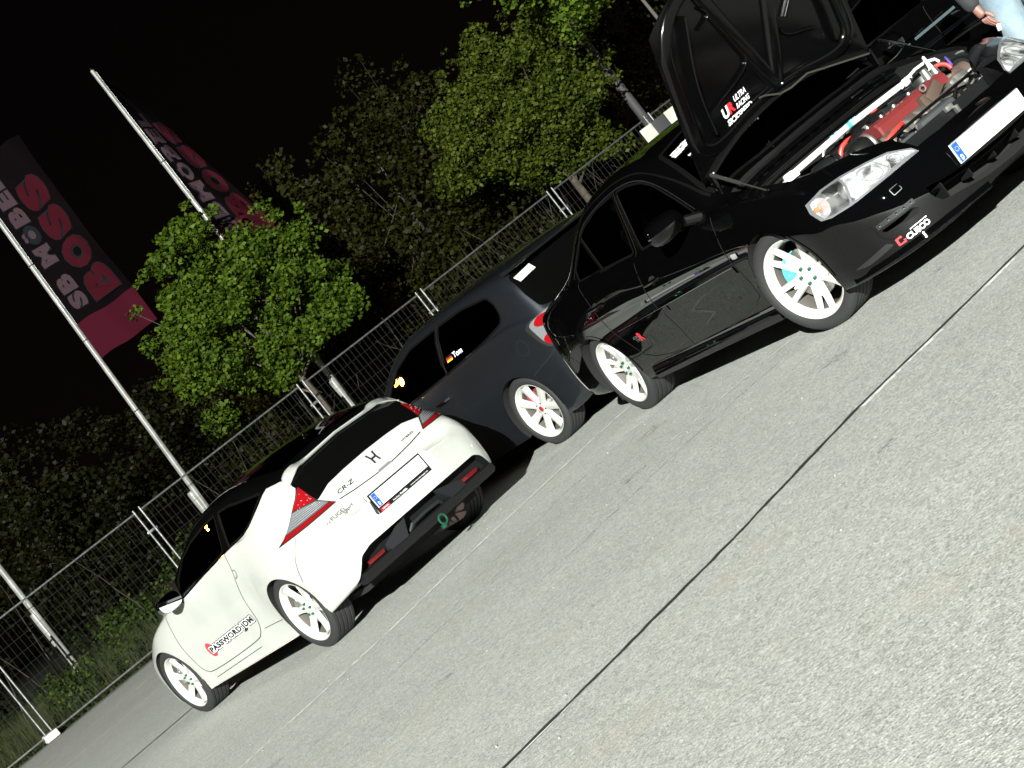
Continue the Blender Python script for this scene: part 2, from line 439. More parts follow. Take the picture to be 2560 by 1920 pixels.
def cut(me, mats, cutters, name, parent):
    """boolean-cut a closed mesh; cutters: list of (MB, material)"""
    o = link(name, me, mats, parent); tmp = []
    for mb, m in cutters:
        c = mb.obj('cutter', m, None, smooth=False, merge=.0002); tmp.append(c)
        md = o.modifiers.new('cut', 'BOOLEAN'); md.operation = 'DIFFERENCE'; md.object = c; md.solver = 'MANIFOLD'; md.material_mode = 'TRANSFER'
    c0 = o.parent; o.parent = None
    src = me.copy(); src.shade_smooth()
    dg = bpy.context.evaluated_depsgraph_get(); dg.update()
    nm = bpy.data.meshes.new_from_object(o.evaluated_get(dg), preserve_all_data_layers=True, depsgraph=dg)
    o.modifiers.clear(); o.data = nm; nm.name = name; o.parent = c0
    for c in tmp: bpy.data.objects.remove(c)
    nm.shade_smooth(); nm.set_sharp_from_angle(angle=math.radians(32))
    # the trimmed skin keeps the smooth normals of the untrimmed one
    bv = BVHTree.FromPolygons([v.co.copy() for v in src.vertices], [p.vertices[:] for p in src.polygons]); vn = [v.normal.copy() for v in src.vertices]; vc = [v.co.copy() for v in src.vertices]; fv = [p.vertices[:] for p in src.polygons]
    cache = {}
    for v in nm.vertices:
        l, n, i, d = bv.find_nearest(v.co)
        if d is None or d > .0015: continue
        a = Vector((0, 0, 0))
        for k in fv[i]: a += vn[k] / ((vc[k] - v.co).length + 1e-5) ** 1.5
        cache[v.index] = a.normalized()
    nor = [None] * len(nm.loops)
    cn = [c.vector.copy() for c in nm.corner_normals]
    for p in nm.polygons:
        for li_ in p.loop_indices:
            vi = nm.loops[li_].vertex_index; q = cache.get(vi)
            nor[li_] = q if q is not None and q.dot(p.normal) > .80 else cn[li_]
    nm.normals_split_custom_set(nor)
    bpy.data.meshes.remove(src)
    return o

def spoke(mb, r0, r1, w0, w1, t0, t1, y0, y1, th, ang, n=7, wmid=None, mi=0, curve=0.):
    """one wheel spoke from hub to rim; t = sideways shift, y = depth of the face"""
    ca, sa = math.cos(ang), math.sin(ang); P = []
    for i in range(n + 1):
        k = i / n; r = r0 + (r1 - r0) * k; w = w0 + (w1 - w0) * k
        if wmid is not None: w = (w0 * (1 - k) ** 2 + 2 * wmid * k * (1 - k) + w1 * k * k)
        t = t0 + (t1 - t0) * k; y = y0 + (y1 - y0) * k + curve * math.sin(PI * k)
        row = []
        for (dw, dy) in ((-1.25, -th), (-1, -.004), (-.8, 0), (.8, 0), (1, -.004), (1.25, -th)):
            a, b = r, t + w * dw; row.append((a * ca - b * sa, y + dy, a * sa + b * ca))
        P.append(row + [row[0]])
    mb.grid(P, mi)

def wheel(car, name, x, y, side, style, steer=0., radius=.31, rimR=.238, caliper=None, spin=0., nuts=None, cap=None, label=None):
    """wheel > tyre, brake_disc, caliper, centre_cap, lug_nut; local axis +y points outwards"""
    b = MB(); R1 = rimR
    lip = [(R1 - .006, -.19), (R1 + .002, -.188), (R1 + .002, -.182), (R1 - .018, -.178), (R1 - .030, -.12), (R1 - .026, -.05), (R1 - .014, -.012), (R1 - .006, -.002), (R1, .0), (R1 + .003, -.004), (R1 + .003, -.012)]
    b.lathe(lip, 72)
    inner = [(R1 - .020, -.178), (R1 - .036, -.12), (R1 - .031, -.05), (R1 - .018, -.016), (R1 - .008, -.004)]
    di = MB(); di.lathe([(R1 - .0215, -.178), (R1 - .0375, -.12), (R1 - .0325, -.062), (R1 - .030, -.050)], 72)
    b.lathe([(R1 - .031, -.05), (R1 - .018, -.016), (R1 - .008, -.004)], 72)
    if style == 'six':
        b.lathe([(.001, -.040), (.045, -.040), (.062, -.046), (.068, -.056), (.068, -.09)], 40)
        for k in range(6): spoke(b, .050, R1 - .022, .030, .036, 0, 0, -.047, -.012, .026, spin + k * PI / 3, wmid=.012, curve=-.004)
    elif style == 'seven':
        b.lathe([(.001, -.030), (.040, -.030), (.064, -.036), (.070, -.048), (.070, -.09)], 40)
        for k in range(7):
            spoke(b, .050, R1 - .020, .026, .036, 0, 0, -.036, -.012, .026, spin + k * 2 * PI / 7, wmid=.021, curve=.003)
    else:
        b.lathe([(.001, -.050), (.036, -.050), (.058, -.050), (.074, -.054), (.080, -.064), (.080, -.10)], 40)
        for k in range(5):
            a = spin + k * 2 * PI / 5
            for sg in (-1, 1): spoke(b, .055, R1 - .016, .020, .013, sg * .016, sg * .046, -.055, -.010, .022, a, wmid=.015, curve=-.006)
            spoke(b, .055, .135, .032, .006, 0, 0, -.056, -.042, .02, a)
    wob = b.obj(name, M_RIMW, car, angle=40)
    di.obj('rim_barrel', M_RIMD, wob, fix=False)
    wob.location = (x, y * side, radius); wob.rotation_euler = (0, 0, (0 if side > 0 else PI) + steer)
    t = MB(); rr = radius; z0 = R1 - .004
    prof = [(z0, -.19), (z0 + .012, -.200), (rr - .035, -.208), (rr - .010, -.198), (rr - .001, -.182)]
    for g in (-.155, -.115, -.075, -.038):
        prof += [(rr, g - .010), (rr - .008, g - .006), (rr - .008, g + .001), (rr, g + .004)]
    prof += [(rr - .001, -.020), (rr - .006, -.008), (rr - .016, .003), (rr - .030, .009), (rr - .050, .010), (z0 + .014, .005), (z0 + .002, -.003), (z0 - .001, -.010)]
    t.lathe(prof, 96)
    # shoulder sipes: small blocks around the tread edge
    for k in range(72):
        a = 2 * PI * k / 72; rot = Matrix.Rotation(-a, 3, 'Y')
        t.box(rot @ Vector((rr - .0055, -.023, 0)), (.010, .022, .017), rot)
    t.obj('tyre', M_RUB, wob, angle=30)
    d = MB(); d.lathe([(.001, -.075), (.075, -.075), (.078, -.085), (.145, -.085), (.147, -.090), (.145, -.105), (.08, -.105)], 48)
    for k in range(24):
        a = k * PI / 12; d.lathe([(.001, -.0842), (.005, -.0842), (.005, -.086)], 8, c=(.112 * math.cos(a) + (.02 * math.cos(3 * a)) * 0, 0, .112 * math.sin(a)))
    d.obj('brake_disc', M_STEEL, wob)
    q = MB(); a0 = caliper[1] if caliper else .2; P = []
    for i in range(13):
        a = a0 + (i / 12 - .5) * 1.15; ra, rb = .095, .168 - .012 * abs(i / 6 - 1) ** 2
        row = [(r_ * math.cos(a), y_, r_ * math.sin(a)) for r_, y_ in ((ra, -.058), (ra + .008, -.050), (rb - .012, -.050), (rb, -.060), (rb, -.125), (ra, -.125))]
        P.append(row + [row[0]])
    q.grid(P); q.add(P[0][:6], [tuple(range(6))]); q.add(P[-1][:6], [tuple(range(6))])
    for i in (3, 9):
        a = a0 + (i / 12 - .5) * 1.15; q.lathe([(.001, -.0445), (.015, -.0445), (.018, -.048), (.018, -.055)], 16, c=(.130 * math.cos(a), 0, .130 * math.sin(a)))
    q.obj('brake_caliper', caliper[0] if caliper else M_STEEL, wob)
    ff = {'six': -.046, 'seven': -.036, 'twin': -.054}[style]
    c = MB()
    if style == 'twin': c.lathe([(.001, ff + .002), (.016, ff + .002), (.018, ff + .006), (.024, ff + .008), (.027, ff + .004), (.028, ff - .004)], 28)
    else: c.lathe([(.001, ff + .010), (.020, ff + .010), (.025, ff + .006), (.026, ff - .004)], 28)
    c.obj('centre_cap', cap or M_RIMW, wob)
    for k in range(5):
        a = spin + .3 + k * 2 * PI / 5; n_ = MB(); ln = .022 if style != 'seven' else .006
        n_.lathe([(.001, ff + ln), (.006, ff + ln), (.0085, ff + ln - .003), (.0095, ff + .002), (.0135, ff - .001), (.0135, ff - .006)], 6 if style != 'seven' else 12, c=(.047 * math.cos(a), 0, .047 * math.sin(a)))
        n_.obj('lug_nut', nuts or M_STEEL, wob, angle=20)
    if label: wob['label'] = label
    return wob

def mirror_poly(p): return p
def arch_cut(x, z, r, y0=.45, y1=1.2, side=1):
    mb = MB(); mb.lathe([(0, y0 * side), (r, y0 * side), (r, y1 * side), (0, y1 * side)], 56, c=(x, 0, z)); return mb
def arch_lip(pr, car, x, z, r, side, m, a0=-.12, a1=PI + .12):
    line = [(x + r * math.cos(a0 + (a1 - a0) * k / 28), z + r * math.sin(a0 + (a1 - a0) * k / 28)) for k in range(29)]
    return pr.strip('wheel_arch_lip', line, .018, 'y', side, .004, m, car)
def cabin_cut(lo, xa, xb, ub, zfloor, inset=.05, n=30):
    """inner volume under the roof and glass"""
    xs = np.linspace(xa, xb, n); K = len(lo.c); us = np.linspace(ub, K - 1, 16); mb = MB(); Y, Z = lo.section(xs, us); rings = []
    for i in range(n):
        ring = []
        for j in range(len(us)):
            f = 1 - (j / (len(us) - 1)); y = max(Y[i][j] - inset, 0) if j < len(us) - 1 else 0
            ring.append((xs[i], y, max(Z[i][j] - inset * (1 - f * .6), zfloor + .02)))
        full = [(xs[i], ring[0][1], zfloor)] + ring + [(p[0], -p[1], p[2]) for p in ring[-2::-1]] + [(xs[i], -ring[0][1], zfloor)]
        rings.append(full)
    R_ = len(rings[0])
    mb.v = [p for r in rings for p in r]
    for i in range(n - 1):
        for j in range(R_):
            j2 = (j + 1) % R_; mb.f.append((i * R_ + j, i * R_ + j2, (i + 1) * R_ + j2, (i + 1) * R_ + j)); mb.m.append(0)
    mb.f.append(tuple(range(R_))); mb.m.append(0); mb.f.append(tuple((n - 1) * R_ + j for j in range(R_))); mb.m.append(0)
    return mb
def seat(car, x, y, w=.5, h=.50, z=.46):
    s = MB(); s.box((x, y, z + .07), (.5, w, .16), bev=.05)
    s.box((x - .28, y, z + .12 + h / 2), (.14, w * .92, h), Matrix.Rotation(-.22, 3, 'Y'), bev=.05)
    o = s.obj('seat', M_INT, car)
    r = MB(); r.box((x - .40, y, z + .2 + h), (.09, w * .5, .17), Matrix.Rotation(-.15, 3, 'Y'), bev=.035)
    r.tube([(x - .37, y - .06, z + .02 + h), (x - .39, y - .06, z + .16 + h)], .006); r.tube([(x - .37, y + .06, z + .02 + h), (x - .39, y + .06, z + .16 + h)], .006)
    r.obj('headrest', M_INT, o)
    return o
def steering_wheel(car, x, y, z):
    b = MB(); rot = Matrix.Rotation(-.45, 3, 'Y'); c = Vector((x, y, z))
    b.tube([c + rot @ Vector((0, .18 * math.cos(2 * PI * k / 28), .18 * math.sin(2 * PI * k / 28))) for k in range(29)], .014, 8)
    for a in (0, PI, -PI / 2): b.tube([c, c + rot @ Vector((0, .18 * math.cos(a), .18 * math.sin(a)))], .016, 6)
    b.box(c, (.05, .14, .12), rot, bev=.02)
    return b.obj('steering_wheel', M_PLAST, car)
def window(pr, car, poly, axis, sg, m, name='window', seal=.016, sealm=None, off=-.004):
    o = pr.patch(name, poly, axis, sg, off, m, car, step=.03, relax=12)
    pr.strip('window_seal', poly, seal, axis, sg, .003, sealm or M_SEAL, o, closed=True)
    return o
def side_mirror(car, c, side, m, size=(.13, .22, .16), stalk=True):
    """door mirror: rounded shell, glass facing the rear"""
    b = MB(); P = []
    for i in range(9):
        k = i / 8; s_ = math.sqrt(max(0, 1 - k ** 2.4)) * .98 + .02; row = []
        for j in range(24):
            a = 2 * PI * j / 24; ca, sa = math.cos(a), math.sin(a)
            e = .72; yy = math.copysign(abs(ca) ** e, ca) * size[1] / 2 * s_; zz = math.copysign(abs(sa) ** e, sa) * size[2] / 2 * s_
            row.append((c[0] + k * size[0], side * (c[1] + yy), c[2] + zz))
        P.append(row + [row[0]])
    b.grid(P)
    b.add([P[8][j] for j in range(24)], [tuple(range(24))])
    o = b.obj('door_mirror', m, car)
    g = MB(); row = [(p[0] + .004, side * c[1] + (p[1] - side * c[1]) * .97, c[2] + (p[2] - c[2]) * .97) for p in P[0][:24]]; g.add(row, [tuple(range(24))])
    g.obj('mirror_glass', M_MIRG, o, smooth=False)
    r = MB(); r.add(P[0][:24] + row, [(j, (j + 1) % 24, 24 + (j + 1) % 24, 24 + j) for j in range(24)]); r.obj('mirror_rim', M_PLAST, o)
    if stalk:
        s_ = MB(); s_.tube([(c[0] + .05, side * (c[1] - size[1] * .35), c[2] - size[2] * .15), (c[0] + .10, side * (c[1] - size[1] * .95), c[2] - size[2] * .55)], [.030, .036], 10); s_.obj('mirror_foot', M_SEAL, o)
    return o
def plate(car, c, face, name, frame=None, w=.52, h=.11, tilt=0., dull=False):
    """EU plate; face +1 looks forward, -1 rearward"""
    o = MB(); rot = Matrix.Rotation(face * tilt, 3, 'Y')
    def P(s, t, d=0): return Vector(c) + rot @ Vector((face * (.006 + d), (s - .5) * w * face, (t - .5) * h))
    b = MB(); b.box(Vector(c), (.012, w, h), rot, bev=.004); pl = b.obj(name, M_PLATE, car)
    def quad(nm, s0, t0, s1, t1, m, d):
        q = MB(); q.add([P(s0, t0, d), P(s1, t0, d), P(s1, t1, d), P(s0, t1, d)], [(0, 1, 2, 3)]); return q.obj(nm, m, pl, fix=False, smooth=False)
    quad('plate_country_band', .008, .04, .088, .96, M_BLUE, .0006)
    bd = MB()
    for (s0, t0, s1, t1) in ((0, 0, 1, .025), (0, .975, 1, 1), (0, .025, .005, .975), (.995, .025, 1, .975)): bd.add([P(s0, t0, .0008), P(s1, t0, .0008), P(s1, t1, .0008), P(s0, t1, .0008)], [(0, 1, 2, 3)])
    bd.obj('plate_border', M_BLK, pl, fix=False, smooth=False)
    word_plane('country_letter', 'D', lambda s, t: P(.033 + s * .03, .10 + t * .26, .0012), M_WHT, pl, bold=.02)
    st = MB()
    for k in range(12):
        a = k * PI / 6; cs, ct = .048 + .022 * math.cos(a), .66 + .10 * math.sin(a) * 1.02
        st.add([P(cs - .003, ct - .012, .0012), P(cs + .003, ct - .012, .0012), P(cs + .003, ct + .012, .0012), P(cs - .003, ct + .012, .0012)], [(0, 1, 2, 3)])
    st.obj('star_ring', M_STAR, pl, fix=False, smooth=False)
    if frame:
        f = MB(); f.box(Vector(c) + rot @ Vector((-face * .008, 0, -.012)), (.014, w + .03, h + .045), rot, bev=.006); fo = f.obj('plate_frame', M_PLAST, car)
        lo_, hi_ = -.29, -.09
        q = MB(); q.add([P(.16, lo_, .002), P(.0, lo_, .002), P(.0, hi_, .002), P(.16, hi_, .002)], [(3, 2, 1, 0)]); 
        def Q(s, t, d=.0): return Vector(c) + rot @ Vector((face * (.002 + d), (s - .5) * w * face, (t - .5) * h))
        r = MB(); r.add([Q(.0, lo_), Q(.17, lo_), Q(.17, hi_), Q(.0, hi_)], [(0, 1, 2, 3)]); r.obj('frame_red_field', M_REDS, fo, fix=False, smooth=False)
        word_plane('frame_lettering', 'HONDA', lambda s, t: Q(.035 + s * .11, lo_ + .055 + t * .10, .0008), M_WHT, fo, bold=.01)
        word_plane('frame_lettering', 'Autohaus', lambda s, t: Q(.24 + s * .13, lo_ + .055 + t * .10, .0008), M_WHT, fo)
        word_plane('frame_lettering', 'FUGEL', lambda s, t: Q(.39 + s * .14, lo_ + .05 + t * .12, .0008), M_WHT, fo, bold=.02)
        word_plane('frame_lettering', 'www.honda-fugel.de', lambda s, t: Q(.60 + s * .36, lo_ + .05 + t * .10, .0008), M_WHT, fo)
    return pl
# ------------------------------------------------------------------ white coupe with a black roof
W_POSE = (-1.4835, 12.8932, 2.2096)
def build_white():
    car = thing('parked_coupe', 'white coupe with black roof and white wheels, a red disc sticker on its door', 'car', (W_POSE[0], W_POSE[1], 0), W_POSE[2])
    lo = Loft([
        [(-.78, 0, .31), (-.5, 0, .24), (0, 0, .2), (2.6, 0, .17), (3.26, 0, .22)],
        [(-.78, .55, .30), (-.5, .70, .24), (0, .74, .2), (2.4, .74, .17), (2.9, .66, .17), (3.2, .3, .2), (3.26, .1, .22)],
        [(-.78, .60, .31), (-.74, .70, .30), (-.5, .82, .25), (-.3, .83, .22), (.4, .79, .19), (1.0, .785, .18), (1.9, .80, .17), (2.5, .84, .17), (2.8, .80, .17), (3.1, .55, .19), (3.26, .12, .25)],
        [(-.79, .58, .42), (-.74, .72, .42), (-.6, .82, .42), (-.3, .85, .42), (0, .855, .42), (.5, .81, .40), (1.2, .80, .40), (1.9, .82, .40), (2.4, .855, .42), (2.8, .82, .38), (3.1, .58, .36), (3.26, .15, .36)],
        [(-.785, .56, .56), (-.73, .72, .60), (-.6, .81, .63), (-.3, .86, .66), (0, .87, .67), (.5, .835, .65), (1.2, .82, .63), (1.9, .83, .62), (2.4, .85, .60), (2.75, .82, .55), (3.1, .6, .47), (3.26, .15, .42)],
        [(-.77, .52, .64), (-.70, .68, .74), (-.5, .765, .80), (-.2, .79, .885), (.1, .79, .945), (.38, .785, .965), (1.02, .785, .93), (1.56, .785, .885), (2.0, .795, .83), (2.4, .80, .76), (2.7, .77, .67), (3.05, .6, .55), (3.26, .15, .47)],
        [(-.76, .40, .66), (-.68, .57, .79), (-.5, .66, .94), (-.2, .73, .995), (.1, .75, 1.005), (.38, .745, .985), (1.02, .745, .955), (1.56, .75, .91), (2.0, .745, .865), (2.4, .72, .79), (2.7, .68, .71), (3.05, .5, .59), (3.26, .12, .49)],
        [(-.76, .3, .67), (-.66, .50, .84), (-.5, .58, 1.06), (-.35, .61, 1.13), (-.1, .615, 1.185), (.3, .61, 1.24), (.7, .605, 1.26), (1.1, .605, 1.225), (1.6, .64, 1.08), (2.0, .68, .93), (2.15, .69, .885), (2.4, .62, .825), (2.7, .55, .745), (3.05, .4, .62), (3.26, .08, .50)],
        [(-.76, .15, .675), (-.665, .30, .86), (-.52, .40, 1.08), (-.42, .45, 1.16), (-.1, .45, 1.24), (.3, .44, 1.305), (.7, .42, 1.325), (1.1, .42, 1.305), (1.6, .45, 1.17), (2.0, .5, 1.0), (2.2, .5, .91), (2.4, .4, .85), (2.7, .35, .77), (3.05, .25, .65), (3.26, .05, .51)],
        [(-.76, 0, .68), (-.67, 0, .87), (-.53, 0, 1.10), (-.44, 0, 1.18), (-.1, 0, 1.265), (.3, 0, 1.33), (.75, 0, 1.35), (1.1, 0, 1.34), (1.6, 0, 1.22), (2.0, 0, 1.06), (2.3, 0, .93), (2.5, 0, .87), (2.8, 0, .77), (3.05, 0, .67), (3.26, 0, .52)],
    ])
    line = lambda x: float(np.interp(x, [-.50, -.42, -.275, -.17, .02, .14, .43, 1.0, 1.6, 1.70, 2.0, 2.3], [1.09, 1.14, 1.162, 1.103, 1.022, .996, .976, .928, .866, .858, .85, .86]))
    me = lo.mesh(split=(-.50, 2.16, line)); pr = Proj(me)
    fd = [(1.60, .895), (1.615, 1.00), (1.42, 1.112), (1.14, 1.178), (.80, 1.218), (.565, 1.232), (.585, .992), (1.0, .950)]
    qw = [(.455, .995), (.49, 1.232), (.28, 1.22), (-.20, 1.155), (-.03, 1.058), (.12, 1.012)]
    fd, qw = round_poly(fd, .03), round_poly(qw, .014)
    cuts = []
    for sd in (1, -1):
        cuts += [(arch_cut(0, .30, .335, side=sd), M_WELL), (arch_cut(2.435, .30, .335, side=sd), M_WELL)]
        for p in (fd, qw):
            b = MB(); b.prism(p, sd * .42, sd * 1.0); cuts.append((b, M_INTD))
    cuts.append((cabin_cut(lo, -.05, 1.9, 5.9, .50), M_INTD))
    b = MB(); b.prism(round_poly([(-.335, .545), (.335, .545), (.31, .715), (.0, .728), (-.31, .715)], .03), -1.2, -.735, 'x'); cuts.append((b, M_WHITE))
    b = MB(); b.prism(round_poly([(-.9, .05), (.9, .05), (.735, .27), (.62, .41), (.52, .435), (-.60, .435), (-.66, .40), (-.72, .27)][::-1], .025), -1.2, -.66, 'x'); cuts.append((b, M_PLAST))
    body = cut(me, [M_WHITE, M_ROOFBLK], cuts, 'body', car)
    for sd in (1, -1):
        window(pr, car, offset_poly(fd, .006), 'y', sd, M_GLS)
        window(pr, car, offset_poly(qw, .006), 'y', sd, M_GLD)
        arch_lip(pr, car, 0, .30, .341, sd, M_WHITE); arch_lip(pr, car, 2.435, .30, .341, sd, M_WHITE)
        # shut lines of the door, sill and bumper
        door = [(.50, .975), (.50, .86), (.57, .72), (.64, .55), (.70, .42), (.80, .34), (.90, .30), (1.85, .265), (2.0, .30), (2.03, .5), (2.0, .83)]
        pr.strip('door_gap', chaikin(door, 2, False), .006, 'y', sd, .0025, M_GAP, car)
        pr.strip('sill_gap', [(.335, .345), (.70, .355)], .005, 'y', sd, .0025, M_GAP, car)
        pr.strip('sill_gap', [(.95, .245), (1.90, .215)], .005, 'y', sd, .0025, M_GAP, car)
        pr.strip('bumper_gap', chaikin([(-.33, .50), (-.40, .62), (-.47, .72), (-.50, .78)], 2, False), .005, 'y', sd, .0025, M_GAP, car)
        h = pr.strip('door_handle', chaikin([(.50, .845), (.465, .835), (.475, .79), (.525, .78)], 2, False), .010, 'y', sd, .004, M_GRYPR, car)
        side_mirror(car, (1.50, .90, .925), sd, mat('dark_chrome', (.30, .31, .33), .10, metal=1), size=(.17, .21, .14))
        pr.patch('window_pillar_trim', round_poly([(1.60, .915), (1.70, .90), (1.95, .87), (1.80, .985), (1.70, 1.03)], .02), 'y', sd, .006, M_PLAST, car)
    pr.strip('fuel_flap', [(-.225 + .062 * math.cos(a * PI / 12), .932 + .056 * math.sin(a * PI / 12)) for a in range(24)], .004, 'y', 1, .002, mat('shut_line_pale', (.35, .35, .33), .6), car, closed=True)
    pr.patch('windscreen', round_poly([(1.28, .50), (1.24, 0), (1.28, -.50), (2.08, -.62), (2.24, -.3), (2.27, 0), (2.24, .3), (2.08, .62)], .05), 'z', 1, .003, M_GLD, car)
    pr.patch('upper_rear_window', round_poly([(.30, .44), (.30, -.44), (-.30, -.43), (-.30, .43)], .05), 'z', 1, .003, M_GLD, car)
    # lower upright rear window
    rw = round_poly([(-.53, 1.105), (-.56, 1.06), (-.535, .884), (-.39, .926), (-.22, .938), (0, .943), (.22, .938), (.39, .926), (.535, .884), (.56, 1.06), (.53, 1.105), (0, 1.14)], .012)
    pr.patch('lower_rear_window', rw, 'x', -1, .007, M_ROOFBLK, car)
    # spoiler bar
    P = []
    for i in range(41):
        y = -.585 + 1.17 * i / 40; a = abs(y) / .585
        xl = np.interp(a, [0, .5, .68, .90, 1], [-.435, -.43, -.335, -.36, -.42]); xt = np.interp(a, [0, .6, .85, 1], [-.495, -.495, -.52, -.50]); zl = np.interp(a, [0, .5, .62, .72, .85, .93, 1], [1.180, 1.166, 1.170, 1.188, 1.165, 1.14, 1.09]); zt = np.interp(a, [0, .6, .72, .85, 1], [1.172, 1.152, 1.150, 1.118, 1.07])
        th = np.interp(a, [0, .6, .8, 1], [.006, .008, .05, .04])
        row = [(xl, y, zl - .01), (xl - .01, y, zl), ((xl + xt) / 2, y, zl + .003), (xt + .02, y, zt + .003), (xt, y, zt - .002), (xt + .01, y, zt - .009), ((xl + xt) / 2, y, zl - th - .006), (xl + .02, y, zl - th - .01)]
        P.append(row + [row[0]])
    sp = MB(); sp.grid(P); sp.add(P[0][:8], [tuple(range(8))]); sp.add(P[-1][:8], [tuple(range(8))]); sp.obj('spoiler', M_WHITE, car, angle=40)
    # tail lamps
    for sd in (1, -1):
        F = lambda p: [(sd * a, b) for a, b in p]
        lamp = pr.patch('tail_lamp', round_poly(F([(.535, 1.062), (.822, .785), (.458, .797), (.532, .884)]), .006), 'x', -1, .003, M_BLK, car, step=.03)
        pr.patch('red_lens', round_poly(F([(.542, 1.038), (.672, .925), (.60, .905), (.545, .893)]), .006), 'x', -1, .008, M_REDL, lamp, step=.03)
        pr.patch('clear_lens', round_poly(F([(.679, .918), (.776, .826), (.498, .828), (.548, .886), (.61, .898)]), .006), 'x', -1, .008, M_CLRL, lamp, step=.03)
        pr.patch('red_lens', round_poly(F([(.781, .820), (.808, .792), (.474, .803), (.492, .822)]), .005), 'x', -1, .008, M_REDL, lamp, step=.03)
        rb = MB()
        for k in range(5): pr.strip('', F([(.52 + .010 * k, .840 + .010 * k), (.745 - .012 * k, .836 + .014 * k)]), .0025, 'x', -1, .0095, None, None, mb=rb)
        rb.obj('lens_ribs', M_BRIGHT, lamp, fix=False)
        dt = MB()
        for k in range(14):
            a, b = random.uniform(.55, .64), random.uniform(.91, 1.01)
            if b < 1.03 - (a - .542) * .9:
                l, n = pr.hit(sd * a, b, 'x', -1); dt.box(l + n * .009, (.004, .006, .006))
        dt.obj('lens_optics', M_BRIGHT, lamp, fix=False)
    pr.strip('tailgate_gap', [(.43, .797), (.30, .782), (.15, .772), (.07, .768), (.05, .776), (-.05, .776), (-.07, .768), (-.15, .772), (-.30, .782), (-.43, .797)], .007, 'x', -1, .003, M_GAP, car)
    pr.patch('tailgate_handle', [(.075, .764), (.055, .782), (-.055, .782), (-.075, .764)], 'x', -1, .004, M_GRYPR, car)
    # emblem: an H in a rounded frame
    em = MB(); cy, cz, s_ = -.0, .868, .045
    for sd in (1, -1):
        pr.strip('', [(cy + sd * s_ * .70, cz + s_ * .85), (cy + sd * s_ * .50, cz + .0), (cy + sd * s_ * .58, cz - s_ * .85)], .015, 'x', -1, .006, None, None, mb=em)
        pr.strip('', [(cy + sd * s_ * .95, cz + s_ * .85), (cy + sd * s_ * .50, cz + s_ * .85)], .006, 'x', -1, .006, None, None, mb=em)
    pr.strip('', [(cy + s_ * .5, cz), (cy - s_ * .5, cz)], .014, 'x', -1, .006, None, None, mb=em)
    em.obj('maker_emblem', M_BADGE, car, fix=False)
    word_on(pr, 'model_badge', 'CR-Z', (.402, .822), (.240, .824), .029, 'x', -1, .005, M_BADGE, car, bold=.01, shear=.35)
    word_on(pr, 'model_badge', 'HYBRID', (-.262, .826), (-.392, .826), .013, 'x', -1, .005, M_BADGE, car, bold=.02)
    word_on(pr, 'dealer_badge', 'FUGEL', (.600, .712), (.452, .712), .028, 'x', -1, .004, M_BADGE, car)
    word_on(pr, 'dealer_badge', 'Sport', (.500, .684), (.392, .704), .030, 'x', -1, .004, M_BADGE, car, shear=.4)
    word_on(pr, 'dealer_badge', 'H', (.645, .712), (.618, .712), .016, 'x', -1, .004, M_BADGE, car)
    plate(car, (-.742, .0, .632), -1, 'number_plate', frame=True, tilt=-.06)
    for y in (.66, .24, -.30, -.66):
        l, n = pr.hit(y, .485, 'x', -1); b = MB(); b.lathe([(.001, .004), (.010, .004), (.013, .001), (.013, -.004)], 16); q = n.to_track_quat('Y', 'Z').to_matrix()
        m2 = MB(); m2.add([q @ Vector(v) + l for v in b.v], b.f); m2.obj('parking_sensor', M_WHITE, car)
    # door sticker
    el = [(1.655 + .062 * math.cos(a * PI / 14), .428 + .066 * math.sin(a * PI / 14)) for a in range(28)]
    pr.patch('sticker_disc', el, 'y', 1, .003, mat('sticker_soft_red', (.50, .045, .06), .5), car)
    A, B, h = Vector((1.665, .388)), Vector((.735, .436)), .057; e = (B - A).normalized()
    for k, (bd, m, off) in enumerate(((.26, M_BLK, .0040), (.17, M_WHT, .0046), (.05, M_BLK, .0053))):
        g = bd * h / .73 * .8
        word_on(pr, 'sticker_lettering', 'PASSWORD:JDM', A - e * g - Vector((0, g)), B + e * g - Vector((0, g)), h + 2 * g, 'y', 1, off, m, car, bold=bd, spacing=1.08)
    # black rear valance with its blades, reflectors, hook
    v = MB()
    v.prism([(-.775, .305), (-.74, .315), (-.66, .30), (-.66, .24), (-.74, .235), (-.78, .262)], -.69, .69, 'y'); v.obj('rear_valance', M_PLAST, car)
    for sd in (1, -1):
        f = MB(); f.add([(-.79, sd * .40, .305), (-.74, sd * .40, .36), (-.72, sd * .18, .425), (-.76, sd * .16, .42), (-.79, sd * .24, .30), (-.70, sd * .40, .30), (-.68, sd * .2, .41), (-.70, sd * .24, .29)],
                        [(0, 1, 2, 3, 4), (1, 5, 6, 2), (0, 4, 7, 5), (0, 5, 1), (4, 3, 2, 6, 7)]); f.obj('valance_fin', M_GREYPL, car, angle=20)
        r = MB(); r.box((-.725, sd * .505, .335), (.02, .16, .030), Matrix.Rotation(0, 3, 'X'), bev=.006); r.obj('rear_reflector', M_REDR, car)
    bl = MB(); bl.tube([(-.73, .19, .30), (-.76, .14, .345), (-.76, 0, .352), (-.76, -.14, .345), (-.73, -.19, .30)], .014, 8); bl.obj('valance_hoop', M_GREYPL, car)
    th = MB(); th.tube([Vector((-.80, -.055 + .032 * math.cos(a), .235 + .036 * math.sin(a))) for a in np.linspace(0, 2 * PI, 22)], .008, 8); th.box((-.78, -.04, .19), (.03, .035, .03), bev=.006); th.obj('tow_hook', M_GREENN, car)
